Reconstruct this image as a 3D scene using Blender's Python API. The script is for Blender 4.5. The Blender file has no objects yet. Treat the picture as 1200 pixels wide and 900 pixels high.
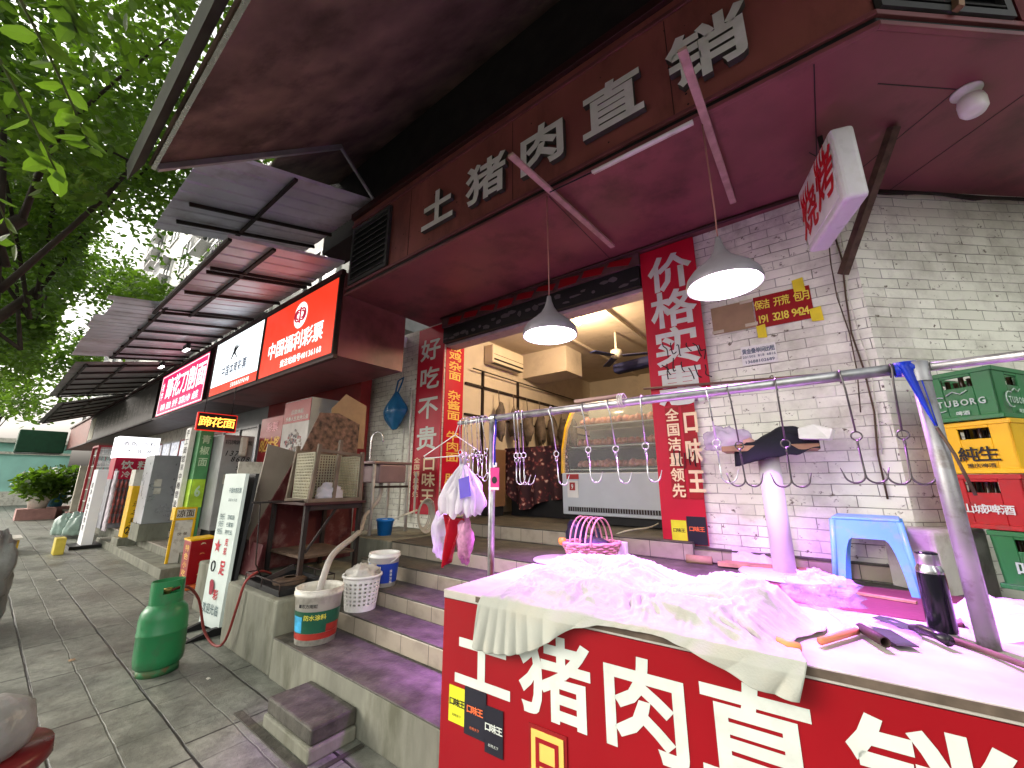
import bpy, bmesh, math, random
from mathutils import Vector, Matrix, noise
random.seed(7)
sc = bpy.context.scene
col = sc.collection
R = math.radians
# ------------------------------------------------------------------ camera, sky, sun, exposure
cam = bpy.data.cameras.new('camera'); camo = bpy.data.objects.new('camera', cam); col.objects.link(camo)
PITCH = math.atan(.24); HEAD = R(52.4)
camo.location = (0, 0, 1.5)
camo.rotation_euler = (math.pi/2 + PITCH, 0, R(37.6))
cam.sensor_width = 36; cam.lens = 36*465/1200; cam.clip_start = .02; cam.clip_end = 600
sc.camera = camo
w = bpy.data.worlds.new("World"); sc.world = w; w.use_nodes = True
nt = w.node_tree; bg = nt.nodes['Background']
sky = nt.nodes.new('ShaderNodeTexSky'); sky.sky_type = 'NISHITA'; sky.sun_disc = False
SUN_EL, SUN_AZ = 26, 55                      # azimuth of the sun measured from -Y (the street side)
sky.sun_elevation = R(SUN_EL); sky.sun_rotation = R(180 + SUN_AZ)
sky.dust_density = 10; sky.air_density = 1.3; sky.ozone_density = 1
hs = nt.nodes.new('ShaderNodeHueSaturation'); hs.inputs['Saturation'].default_value = .3   # overcast: a nearly colourless sky
nt.links.new(sky.outputs[0], hs.inputs['Color']); nt.links.new(hs.outputs[0], bg.inputs[0]); bg.inputs[1].default_value = .15
sl = bpy.data.lights.new('sun', 'SUN'); so = bpy.data.objects.new('sun', sl); col.objects.link(so)
sl.energy = .65; sl.angle = R(45); sl.color = (1, 1, .9)
so.rotation_euler = (R(90 - SUN_EL), 0, R(SUN_AZ))
sc.view_settings.view_transform = 'Standard'; sc.view_settings.look = 'None'
sc.view_settings.exposure = 1.15; sc.view_settings.gamma = 1; sc.view_settings.use_curve_mapping = False
sc.cycles.max_bounces = 8; sc.cycles.diffuse_bounces = 5; sc.cycles.transparent_max_bounces = 12
sc.cycles.sample_clamp_indirect = 4
try: sc.cycles.use_denoising = True
except Exception: pass

# ------------------------------------------------------------------ materials
MATS = {}
def M(name, c=(.5,.5,.5), rough=.6, metal=0, var=.18, scale=5, bump=0, bscale=40, dirt=None, damt=.35, dscale=3,
      emit=None, estr=0, trans=0, alpha=1, transl=0, spec=.28, streak=False):
    if name in MATS: return MATS[name]
    m = bpy.data.materials.new(name); m.use_nodes = True; MATS[name] = m
    t = m.node_tree; N = t.nodes; L = t.links; b = N['Principled BSDF']
    tc = N.new('ShaderNodeTexCoord')
    mp = N.new('ShaderNodeMapping'); L.new(tc.outputs['Object'], mp.inputs[0])
    if streak: mp.inputs['Scale'].default_value = (1, 1, .35)
    n = N.new('ShaderNodeTexNoise'); n.inputs['Scale'].default_value = scale; n.inputs['Detail'].default_value = 6
    L.new(mp.outputs[0], n.inputs['Vector'])
    mx = N.new('ShaderNodeMix'); mx.data_type = 'RGBA'
    mx.inputs[6].default_value = (*[max(0, x*(1-var)) for x in c], 1); mx.inputs[7].default_value = (*[min(1, x*(1+var)) for x in c], 1)
    cr = N.new('ShaderNodeMapRange'); cr.inputs[1].default_value = .3; cr.inputs[2].default_value = .7
    L.new(n.outputs[0], cr.inputs[0]); L.new(cr.outputs[0], mx.inputs[0])
    out = mx.outputs[2]
    if dirt:
        n2 = N.new('ShaderNodeTexNoise'); n2.inputs['Scale'].default_value = dscale; n2.inputs['Detail'].default_value = 9; n2.inputs['Roughness'].default_value = .65
        L.new(mp.outputs[0], n2.inputs['Vector'])
        r2 = N.new('ShaderNodeMapRange'); r2.inputs[1].default_value = .5; r2.inputs[2].default_value = .68; r2.inputs[4].default_value = damt
        L.new(n2.outputs[0], r2.inputs[0])
        m2 = N.new('ShaderNodeMix'); m2.data_type = 'RGBA'; m2.inputs[7].default_value = (*dirt, 1)
        L.new(r2.outputs[0], m2.inputs[0]); L.new(out, m2.inputs[6]); out = m2.outputs[2]
    L.new(out, b.inputs['Base Color'])
    rr = N.new('ShaderNodeMapRange'); rr.inputs[3].default_value = max(.03, rough-.12); rr.inputs[4].default_value = min(1, rough+.12)
    L.new(n.outputs[0], rr.inputs[0]); L.new(rr.outputs[0], b.inputs['Roughness'])
    b.inputs['Metallic'].default_value = metal; b.inputs['Specular IOR Level'].default_value = spec
    if bump:
        nb = N.new('ShaderNodeTexNoise'); nb.inputs['Scale'].default_value = bscale; nb.inputs['Detail'].default_value = 5
        L.new(mp.outputs[0], nb.inputs['Vector'])
        bp = N.new('ShaderNodeBump'); bp.inputs['Strength'].default_value = bump; bp.inputs['Distance'].default_value = .01
        L.new(nb.outputs[0], bp.inputs['Height']); L.new(bp.outputs[0], b.inputs['Normal'])
    if emit: b.inputs['Emission Color'].default_value = (*emit, 1); b.inputs['Emission Strength'].default_value = estr
    if trans: b.inputs['Transmission Weight'].default_value = trans; b.inputs['IOR'].default_value = 1.1
    if alpha < 1: b.inputs['Alpha'].default_value = alpha
    if transl:
        tr = N.new('ShaderNodeBsdfTranslucent'); L.new(out, tr.inputs[0])
        ms = N.new('ShaderNodeMixShader'); ms.inputs[0].default_value = transl
        L.new(b.outputs[0], ms.inputs[1]); L.new(tr.outputs[0], ms.inputs[2]); L.new(ms.outputs[0], N['Material Output'].inputs[0])
    return m

def plane_vec(N, L, tc, vertical):
    s = N.new('ShaderNodeSeparateXYZ'); L.new(tc.outputs['Object'], s.inputs[0])
    c = N.new('ShaderNodeCombineXYZ'); L.new(s.outputs[0], c.inputs[0]); L.new(s.outputs[2 if vertical else 1], c.inputs[1])
    return c.outputs[0]

def brick_mat():
    m = bpy.data.materials.new('white_painted_brick'); m.use_nodes = True; t = m.node_tree; N = t.nodes; L = t.links; b = N['Principled BSDF']
    tc = N.new('ShaderNodeTexCoord'); v = plane_vec(N, L, tc, True)
    wn = N.new('ShaderNodeTexNoise'); wn.inputs['Scale'].default_value = 3; L.new(v, wn.inputs['Vector'])
    ad = N.new('ShaderNodeMix'); ad.data_type = 'RGBA'; ad.blend_type = 'LINEAR_LIGHT'; ad.inputs[0].default_value = .012
    L.new(v, ad.inputs[6]); L.new(wn.outputs[1], ad.inputs[7])
    br = N.new('ShaderNodeTexBrick'); L.new(ad.outputs[2], br.inputs['Vector'])
    br.inputs['Scale'].default_value = 1; br.inputs['Brick Width'].default_value = .27; br.inputs['Row Height'].default_value = .086
    br.inputs['Mortar Size'].default_value = .0035; br.inputs['Mortar Smooth'].default_value = .3; br.offset_frequency = 2
    br.inputs['Color1'].default_value = (.84,.84,.74,1); br.inputs['Color2'].default_value = (.72,.72,.62,1); br.inputs['Mortar'].default_value = (.17,.16,.14,1)
    # grime and peeling paint
    g = N.new('ShaderNodeTexNoise'); g.inputs['Scale'].default_value = 1.7; g.inputs['Detail'].default_value = 10; g.inputs['Roughness'].default_value = .68; L.new(v, g.inputs['Vector'])
    gr = N.new('ShaderNodeMapRange'); gr.inputs[1].default_value = .46; gr.inputs[2].default_value = .75; gr.inputs[4].default_value = .75; L.new(g.outputs[0], gr.inputs[0])
    m1 = N.new('ShaderNodeMix'); m1.data_type = 'RGBA'; m1.inputs[7].default_value = (.24,.22,.17,1); L.new(gr.outputs[0], m1.inputs[0]); L.new(br.outputs[0], m1.inputs[6])
    p = N.new('ShaderNodeTexNoise'); p.inputs['Scale'].default_value = 14; p.inputs['Detail'].default_value = 8; p.inputs['Roughness'].default_value = .7; L.new(v, p.inputs['Vector'])
    pr = N.new('ShaderNodeMapRange'); pr.inputs[1].default_value = .60; pr.inputs[2].default_value = .65; L.new(p.outputs[0], pr.inputs[0])
    g2 = N.new('ShaderNodeTexNoise'); g2.inputs['Scale'].default_value = .8; g2.inputs['Detail'].default_value = 11; g2.inputs['Roughness'].default_value = .74; L.new(v, g2.inputs['Vector'])
    gr2 = N.new('ShaderNodeMapRange'); gr2.inputs[1].default_value = .56; gr2.inputs[2].default_value = .66; gr2.inputs[4].default_value = .6; L.new(g2.outputs[0], gr2.inputs[0])
    th = N.new('ShaderNodeTexNoise'); th.inputs['Scale'].default_value = 2.6; th.inputs['Detail'].default_value = 6; L.new(v, th.inputs['Vector'])
    tr_ = N.new('ShaderNodeMapRange'); tr_.inputs[1].default_value = .42; tr_.inputs[2].default_value = .62; tr_.inputs[4].default_value = .85; L.new(th.outputs[0], tr_.inputs[0])
    cf = N.new('ShaderNodeMath'); cf.operation = 'MULTIPLY'; L.new(br.outputs['Fac'], cf.inputs[0]); L.new(tr_.outputs[0], cf.inputs[1])
    mc = N.new('ShaderNodeMix'); mc.data_type = 'RGBA'; mc.inputs[7].default_value = (.70,.70,.61,1); L.new(cf.outputs[0], mc.inputs[0]); L.new(br.outputs[0], mc.inputs[6]); L.new(mc.outputs[2], m1.inputs[6])
    m2 = N.new('ShaderNodeMix'); m2.data_type = 'RGBA'; m2.inputs[7].default_value = (.13,.105,.08,1); L.new(pr.outputs[0], m2.inputs[0]); m15 = N.new('ShaderNodeMix'); m15.data_type = 'RGBA'; m15.inputs[7].default_value = (.30,.28,.22,1); L.new(gr2.outputs[0], m15.inputs[0]); L.new(m1.outputs[2], m15.inputs[6]); L.new(m15.outputs[2], m2.inputs[6])
    L.new(m2.outputs[2], b.inputs['Base Color']); b.inputs['Roughness'].default_value = .75
    bp = N.new('ShaderNodeBump'); bp.inputs['Strength'].default_value = .7; bp.inputs['Distance'].default_value = .008; bp.invert = True
    bp2 = N.new('ShaderNodeBump'); bp2.inputs['Strength'].default_value = .35; bp2.inputs['Distance'].default_value = .01
    L.new(br.outputs['Fac'], bp.inputs['Height']); L.new(p.outputs[0], bp2.inputs['Height']); L.new(bp.outputs[0], bp2.inputs['Normal']); L.new(bp2.outputs[0], b.inputs['Normal'])
    return m

def paver_mat():
    m = bpy.data.materials.new('stamped_stone_paving'); m.use_nodes = True; t = m.node_tree; N = t.nodes; L = t.links; b = N['Principled BSDF']
    tc = N.new('ShaderNodeTexCoord'); v = tc.outputs['Object']
    wn = N.new('ShaderNodeTexNoise'); wn.inputs['Scale'].default_value = 2.5; L.new(v, wn.inputs['Vector'])
    ad = N.new('ShaderNodeMix'); ad.data_type = 'RGBA'; ad.blend_type = 'LINEAR_LIGHT'; ad.inputs[0].default_value = .007
    L.new(v, ad.inputs[6]); L.new(wn.outputs[1], ad.inputs[7])
    br = N.new('ShaderNodeTexBrick'); L.new(ad.outputs[2], br.inputs['Vector']); br.inputs['Scale'].default_value = 1
    br.inputs['Brick Width'].default_value = 1.0; br.inputs['Row Height'].default_value = .5; br.inputs['Mortar Size'].default_value = .009; br.inputs['Mortar Smooth'].default_value = .3
    br.offset = .18
    br.inputs['Color1'].default_value = (.17,.178,.148,1); br.inputs['Color2'].default_value = (.225,.23,.192,1); br.inputs['Mortar'].default_value = (.03,.03,.026,1)
    # shallow crazed joints inside each slab
    vo = N.new('ShaderNodeTexBrick'); vo.inputs['Scale'].default_value = 1; vo.inputs['Brick Width'].default_value = .46; vo.inputs['Row Height'].default_value = .25; vo.inputs['Mortar Size'].default_value = .006; vo.inputs['Mortar Smooth'].default_value = .6; vo.offset = .37; vo.squash = 1.5; vo.squash_frequency = 3
    w2 = N.new('ShaderNodeTexNoise'); w2.inputs['Scale'].default_value = 4; L.new(v, w2.inputs['Vector'])
    a2 = N.new('ShaderNodeMix'); a2.data_type = 'RGBA'; a2.blend_type = 'LINEAR_LIGHT'; a2.inputs[0].default_value = .014; L.new(v, a2.inputs[6]); L.new(w2.outputs[1], a2.inputs[7]); L.new(a2.outputs[2], vo.inputs['Vector'])
    vr = N.new('ShaderNodeMapRange'); vr.inputs[3].default_value = 1; vr.inputs[4].default_value = 0; L.new(vo.outputs['Fac'], vr.inputs[0])
    n = N.new('ShaderNodeTexNoise'); n.inputs['Scale'].default_value = 7; n.inputs['Detail'].default_value = 12; n.inputs['Roughness'].default_value = .76; L.new(v, n.inputs['Vector'])
    nr = N.new('ShaderNodeMapRange'); nr.inputs[1].default_value = .3; nr.inputs[2].default_value = .72; nr.inputs[3].default_value = .38; nr.inputs[4].default_value = 1.6; L.new(n.outputs[0], nr.inputs[0])
    m1 = N.new('ShaderNodeMix'); m1.data_type = 'RGBA'; m1.blend_type = 'MULTIPLY'; m1.inputs[0].default_value = 1; L.new(br.outputs[0], m1.inputs[6]); L.new(nr.outputs[0], m1.inputs[7])
    vm = N.new('ShaderNodeMapRange'); vm.inputs[3].default_value = .6; L.new(vr.outputs[0], vm.inputs[0])
    m2 = N.new('ShaderNodeMix'); m2.data_type = 'RGBA'; m2.blend_type = 'MULTIPLY'; m2.inputs[0].default_value = 1; L.new(m1.outputs[2], m2.inputs[6]); L.new(vm.outputs[0], m2.inputs[7])
    # oily dark stains
    st = N.new('ShaderNodeTexNoise'); st.inputs['Scale'].default_value = 1.3; st.inputs['Detail'].default_value = 10; st.inputs['Roughness'].default_value = .66; L.new(v, st.inputs['Vector'])
    sr = N.new('ShaderNodeMapRange'); sr.inputs[1].default_value = .47; sr.inputs[2].default_value = .66; sr.inputs[4].default_value = .72; L.new(st.outputs[0], sr.inputs[0])
    m3 = N.new('ShaderNodeMix'); m3.data_type = 'RGBA'; m3.inputs[7].default_value = (.045,.043,.035,1); L.new(sr.outputs[0], m3.inputs[0]); L.new(m2.outputs[2], m3.inputs[6])
    L.new(m3.outputs[2], b.inputs['Base Color'])
    rr = N.new('ShaderNodeMapRange'); rr.inputs[1].default_value = .35; rr.inputs[2].default_value = .7; rr.inputs[3].default_value = .62; rr.inputs[4].default_value = .3; L.new(st.outputs[0], rr.inputs[0]); L.new(rr.outputs[0], b.inputs['Roughness'])
    bp = N.new('ShaderNodeBump'); bp.inputs['Strength'].default_value = .8; bp.inputs['Distance'].default_value = .012; bp.invert = True; L.new(br.outputs['Fac'], bp.inputs['Height'])
    bp2 = N.new('ShaderNodeBump'); bp2.inputs['Strength'].default_value = .5; bp2.inputs['Distance'].default_value = .01; L.new(vr.outputs[0], bp2.inputs['Height']); L.new(bp.outputs[0], bp2.inputs['Normal'])
    bp3 = N.new('ShaderNodeBump'); bp3.inputs['Strength'].default_value = .55; bp3.inputs['Distance'].default_value = .02; L.new(n.outputs[0], bp3.inputs['Height']); L.new(bp2.outputs[0], bp3.inputs['Normal'])
    L.new(bp3.outputs[0], b.inputs['Normal'])
    return m

def tile_mat():
    m = bpy.data.materials.new('beige_riser_tile'); m.use_nodes = True; t = m.node_tree; N = t.nodes; L = t.links; b = N['Principled BSDF']
    tc = N.new('ShaderNodeTexCoord'); v = plane_vec(N, L, tc, True)
    br = N.new('ShaderNodeTexBrick'); L.new(v, br.inputs['Vector']); br.inputs['Scale'].default_value = 1; br.offset = 0
    br.inputs['Brick Width'].default_value = .3; br.inputs['Row Height'].default_value = 2; br.inputs['Mortar Size'].default_value = .003
    br.inputs['Color1'].default_value = (.38,.33,.255,1); br.inputs['Color2'].default_value = (.32,.275,.215,1); br.inputs['Mortar'].default_value = (.07,.06,.05,1)
    n = N.new('ShaderNodeTexNoise'); n.inputs['Scale'].default_value = 6; n.inputs['Detail'].default_value = 9; L.new(v, n.inputs['Vector'])
    nr = N.new('ShaderNodeMapRange'); nr.inputs[1].default_value = .48; nr.inputs[2].default_value = .75; nr.inputs[4].default_value = .6; L.new(n.outputs[0], nr.inputs[0])
    m1 = N.new('ShaderNodeMix'); m1.data_type = 'RGBA'; m1.inputs[7].default_value = (.12,.10,.08,1); L.new(nr.outputs[0], m1.inputs[0]); L.new(br.outputs[0], m1.inputs[6])
    L.new(m1.outputs[2], b.inputs['Base Color']); b.inputs['Roughness'].default_value = .35
    return m

def floral_mat():
    m = bpy.data.materials.new('floral_cloth'); m.use_nodes = True; t = m.node_tree; N = t.nodes; L = t.links; b = N['Principled BSDF']
    tc = N.new('ShaderNodeTexCoord')
    vo = N.new('ShaderNodeTexVoronoi'); vo.inputs['Scale'].default_value = 13; L.new(tc.outputs['Object'], vo.inputs['Vector'])
    n = N.new('ShaderNodeTexNoise'); n.inputs['Scale'].default_value = 28; L.new(tc.outputs['Object'], n.inputs['Vector'])
    a = N.new('ShaderNodeMath'); a.operation = 'MULTIPLY_ADD'; a.inputs[1].default_value = .9; L.new(n.outputs[0], a.inputs[0]); L.new(vo.outputs[0], a.inputs[2])
    cr = N.new('ShaderNodeValToRGB'); L.new(a.outputs[0], cr.inputs[0]); e = cr.color_ramp.elements
    e[0].position = .52; e[0].color = (.55,.40,.33,1); e[1].position = .95; e[1].color = (.03,.004,.008,1)
    x = e.new(.66); x.color = (.28,.13,.10,1); x = e.new(.76); x.color = (.13,.012,.018,1)
    L.new(cr.outputs[0], b.inputs['Base Color']); b.inputs['Roughness'].default_value = .8
    return m

def leaf_mat(name, c1, c2, tr=.45):
    m = bpy.data.materials.new(name); m.use_nodes = True; t = m.node_tree; N = t.nodes; L = t.links; b = N['Principled BSDF']
    tc = N.new('ShaderNodeTexCoord'); n = N.new('ShaderNodeTexNoise'); n.inputs['Scale'].default_value = 1.3; n.inputs['Detail'].default_value = 6; L.new(tc.outputs['Object'], n.inputs['Vector'])
    mx = N.new('ShaderNodeMix'); mx.data_type = 'RGBA'; mx.inputs[6].default_value = (*c1, 1); mx.inputs[7].default_value = (*c2, 1)
    mr = N.new('ShaderNodeMapRange'); mr.inputs[1].default_value = .35; mr.inputs[2].default_value = .65; L.new(n.outputs[0], mr.inputs[0]); L.new(mr.outputs[0], mx.inputs[0])
    L.new(mx.outputs[2], b.inputs['Base Color']); b.inputs['Roughness'].default_value = .45
    tl = N.new('ShaderNodeBsdfTranslucent'); ml = N.new('ShaderNodeMix'); ml.data_type = 'RGBA'; ml.blend_type = 'MULTIPLY'; ml.inputs[0].default_value = 1
    ml.inputs[7].default_value = (2.3,2.6,.9,1); L.new(mx.outputs[2], ml.inputs[6]); L.new(ml.outputs[2], tl.inputs[0])
    ms = N.new('ShaderNodeMixShader'); ms.inputs[0].default_value = tr; L.new(b.outputs[0], ms.inputs[1]); L.new(tl.outputs[0], ms.inputs[2]); L.new(ms.outputs[0], N['Material Output'].inputs[0])
    return m

BRICK = brick_mat(); PAVE = paver_mat(); TILE = tile_mat(); FLORAL = floral_mat()
LEAF = leaf_mat('tree_leaf', (.042,.078,.012), (.085,.145,.021), .5); LEAF2 = leaf_mat('dark_tree_leaf', (.03,.062,.012), (.065,.12,.018), .45)
CONC = M('rough_concrete', (.185,.185,.145), .85, var=.25, scale=7, bump=.5, bscale=30, dirt=(.09,.09,.06), damt=.85, dscale=3.2, streak=True)
CONCD = M('dark_worn_concrete', (.068,.064,.052), .6, var=.45, scale=9, bump=.7, bscale=32, dirt=(.03,.028,.022), damt=.7)
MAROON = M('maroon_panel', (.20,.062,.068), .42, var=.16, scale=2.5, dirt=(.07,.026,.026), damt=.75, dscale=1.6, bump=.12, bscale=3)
MAROOND = M('dark_maroon', (.045,.014,.014), .5, var=.2, dirt=(.02,.01,.01), damt=.6)
BLACK = M('black_paint', (.012,.012,.013), .5, var=.3)
DARK = M('dark_metal', (.026,.020,.019), .65, metal=.3, var=.3, dirt=(.07,.03,.015), damt=.5)
STEEL = M('galvanised_steel', (.42,.42,.42), .38, metal=.85, var=.2, scale=25, dirt=(.16,.13,.1), damt=.5, dscale=12)
CHROME = M('bright_steel', (.6,.6,.6), .25, metal=1, var=.1, scale=20)
RUST = M('rusty_iron', (.10,.065,.045), .75, metal=.3, var=.35, scale=18, bump=.3, bscale=80)
WHITE = M('white_plastic', (.72,.72,.69), .35, var=.06, dirt=(.4,.38,.32), damt=.4, dscale=6)
WHITED = M('dirty_white_plastic', (.62,.60,.53), .5, var=.1, dirt=(.22,.19,.14), damt=.75, dscale=7)
LETTER = M('white_lettering', (.60,.64,.58), .5, var=.06, dirt=(.45,.44,.38), damt=.35, dscale=9)
LETMETAL = M('silver_letter', (.86,.87,.82), .4, metal=.15, var=.08, dirt=(.35,.35,.3), damt=.3)
RED = M('red_vinyl', (.27,.003,.008), .38, var=.06, scale=3, dirt=(.25,.01,.01), damt=.4, dscale=5)
REDB = M('red_banner', (.46,.006,.028), .45, var=.07, scale=4)
YELLOWT = M('gold_lettering', (.80,.52,.12), .5, var=.1)
YELLOW = M('yellow_plastic', (.78,.46,.01), .4, var=.1, dirt=(.45,.25,.02), damt=.4)
GREENC = M('green_crate_plastic', (.025,.17,.05), .42, var=.12, dirt=(.10,.14,.09), damt=.6, dscale=8)
REDC = M('red_crate_plastic', (.40,.012,.012), .42, var=.12, dirt=(.16,.05,.04), damt=.6, dscale=8)
BLUEP = M('blue_plastic', (.01,.16,.52), .35, var=.1)
STOOLB = M('pale_blue_plastic', (.10,.34,.66), .35, var=.08, dirt=(.22,.30,.36), damt=.6, dscale=7)
WOOD = M('bare_wood', (.33,.20,.115), .65, var=.3, scale=12, bump=.2, dirt=(.15,.09,.05), damt=.5)
WOODP = M('plywood_top', (.44,.41,.36), .6, var=.12, scale=8, dirt=(.3,.25,.2), damt=.4)
PLY = M('weathered_plywood', (.17,.115,.09), .8, var=.6, scale=1.6, dirt=(.028,.02,.018), damt=.85, dscale=1.1)
CARD = M('cardboard', (.30,.205,.12), .85, var=.12, scale=8)
CLOTH = M('white_cotton_cloth', (.43,.44,.38), .9, var=.08, scale=5, bump=.15, bscale=160, dirt=(.50,.45,.34), damt=.5, dscale=4, transl=.12)
PALEW = M('cream_wall', (.56,.49,.40), .8, var=.12, scale=2, dirt=(.3,.25,.2), damt=.5, dscale=2)
INKB = M('black_ink', (.01,.01,.012), .6, var=.1)
GREYP = M('grey_panel', (.32,.33,.34), .4, var=.08, dirt=(.2,.2,.2), damt=.4)
BAG = M('thin_white_bag', (.78,.74,.80), .3, var=.08, transl=.4, bump=.5, bscale=30)
SHEET = M('clear_plastic_film', (.80,.78,.86), .18, var=.05, alpha=.42, bump=.8, bscale=22)
GLASS = M('shop_glass', (.8,.85,.85), .06, trans=.0, alpha=.16, var=.02)
def EM(name, c, s): return M(name, c, .4, emit=c, estr=s, var=.03)

# ------------------------------------------------------------------ mesh builder
class MB:
    def __init__(s): s.v = []; s.f = []; s.mi = []; s.sm = []; s.cur = 0; s.smooth = False
    def add(s, vs, fs, smooth=None):
        o = len(s.v); s.v += [Vector(p) for p in vs]; s.f += [tuple(i+o for i in f) for f in fs]
        s.mi += [s.cur]*len(fs); s.sm += [s.smooth if smooth is None else smooth]*len(fs); return s
    def box(s, x0, x1, y0, y1, z0, z1, mat=None):
        vs = [(x,y,z) for z in (z0,z1) for y in (y0,y1) for x in (x0,x1)]
        if mat: vs = [mat @ Vector(p) for p in vs]
        return s.add(vs, [(0,2,3,1),(4,5,7,6),(0,1,5,4),(2,6,7,3),(0,4,6,2),(1,3,7,5)])
    def beam(s, a, b, w, h=None, up=(0,0,1)):
        a, b = Vector(a), Vector(b); d = (b-a); Ln = d.length; d.normalize(); up = Vector(up)
        if abs(d.dot(up)) > .98: up = Vector((0,1,0))
        sd = d.cross(up).normalized(); u = sd.cross(d); h = h or w
        m = Matrix((( *[d[0],sd[0],u[0]], a[0]), ( *[d[1],sd[1],u[1]], a[1]), ( *[d[2],sd[2],u[2]], a[2]), (0,0,0,1)))
        return s.box(0, Ln, -w/2, w/2, -h/2, h/2, m)
    def tube(s, pts, r, seg=8, cap=True, closed=False):
        pts = [Vector(p) for p in pts]; n = len(pts); rs = r if isinstance(r, (list, tuple)) else [r]*n
        vs, fs = [], []; up = Vector((0,0,1)); prev = None
        for i, p in enumerate(pts):
            if closed: d = pts[(i+1) % n]-pts[i-1]
            else: d = pts[min(i+1,n-1)]-pts[max(i-1,0)]
            d.normalize()
            if prev is None:
                a = Vector((0,0,1)) if abs(d.z) < .9 else Vector((1,0,0)); sd = d.cross(a).normalized()
            else: sd = (prev - d*prev.dot(d)).normalized()
            prev = sd; u = d.cross(sd)
            for k in range(seg):
                t = 2*math.pi*k/seg; vs.append(p + (sd*math.cos(t)+u*math.sin(t))*rs[i])
        m = n if closed else n-1
        for i in range(m):
            j = (i+1) % n
            for k in range(seg): fs.append((i*seg+k, i*seg+(k+1)%seg, j*seg+(k+1)%seg, j*seg+k))
        if cap and not closed: fs += [tuple(range(seg))[::-1], tuple(range((n-1)*seg, n*seg))]
        return s.add(vs, fs, True)
    def lathe(s, prof, c=(0,0,0), seg=28, axis=None, smooth=True, wob=0):
        c = Vector(c); vs, fs = [], []; n = len(prof)
        for i, (r, z) in enumerate(prof):
            for k in range(seg):
                t = 2*math.pi*k/seg; rr = max(r, .0004)
                if wob: rr *= 1+wob*noise.noise(Vector((math.cos(t)*1.6, math.sin(t)*1.6, z*9)))
                p = Vector((rr*math.cos(t), rr*math.sin(t), z))
                vs.append((axis @ p if axis else p)+c)
        for i in range(n-1):
            for k in range(seg): fs.append((i*seg+k, i*seg+(k+1)%seg, (i+1)*seg+(k+1)%seg, (i+1)*seg+k))
        return s.add(vs, fs, smooth)
    def prism(s, poly, d):
        d = Vector(d); p = [Vector(q) for q in poly]; n = len(p)
        return s.add(p+[q+d for q in p], [tuple(range(n)), tuple(range(2*n-1, n-1, -1))]+[(i,i+n,(i+1)%n+n,(i+1)%n) for i in range(n)])
    def grid(s, fn, nu, nv, smooth=True):
        vs = [fn(i/nu, j/nv) for j in range(nv+1) for i in range(nu+1)]
        return s.add(vs, [(j*(nu+1)+i, j*(nu+1)+i+1, (j+1)*(nu+1)+i+1, (j+1)*(nu+1)+i) for j in range(nv) for i in range(nu)], smooth)
    def quad(s, a, b, c, d): return s.add([a,b,c,d], [(0,1,2,3)])
    def build(s, name, mats, parent=None, bevel=0, solid=0, sub=0, rotz=0, origin=None, seg=2):
        me = bpy.data.meshes.new(name)
        if parent is not None: o0 = wloc(parent)
        elif origin is not None: o0 = Vector(origin)
        else:
            xs = [p.x for p in s.v]; ys = [p.y for p in s.v]; o0 = Vector(((min(xs)+max(xs))/2, (min(ys)+max(ys))/2, min(p.z for p in s.v)))
        vs = [p-o0 for p in s.v]
        if rotz: rm = Matrix.Rotation(-rotz, 3, 'Z'); vs = [rm @ p for p in vs]
        me.from_pydata(vs, [], s.f)
        for m in (mats if isinstance(mats, (list, tuple)) else [mats]): me.materials.append(m)
        me.polygons.foreach_set('material_index', s.mi); me.polygons.foreach_set('use_smooth', s.sm); me.update()
        o = bpy.data.objects.new(name, me); col.objects.link(o)
        if parent is not None: o.parent = parent
        else: o.location = o0
        if rotz: o.rotation_euler = (0,0,rotz)
        if solid: q = o.modifiers.new('Solidify','SOLIDIFY'); q.thickness = solid; q.offset = 0
        if bevel: q = o.modifiers.new('Bevel','BEVEL'); q.width = bevel; q.segments = seg; q.limit_method = 'ANGLE'; q.angle_limit = R(35)
        if sub: q = o.modifiers.new('Subdivision','SUBSURF'); q.levels = sub; q.render_levels = sub
        return o
def wloc(o):
    p = Vector(o.location)
    while o.parent: o = o.parent; p += Vector(o.location)
    return p
def tag(o, label, cat, group=None):
    o['label'] = label; o['category'] = cat
    if group: o['group'] = group
    return o
def thing(name, label, cat, loc, group=None):
    o = bpy.data.objects.new(name, None); o.location = loc; o.empty_display_size = .1; col.objects.link(o); return tag(o, label, cat, group)
def part(name, mb, mats, parent, label=None, **k):
    o = mb.build(name, mats, parent, **k)
    if label: o['label'] = label
    return o
def copy_tree(o, parent=None):
    c = o.copy(); col.objects.link(c)
    if parent is not None: c.parent = parent
    for ch in list(o.children): copy_tree(ch, c)
    return c

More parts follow.
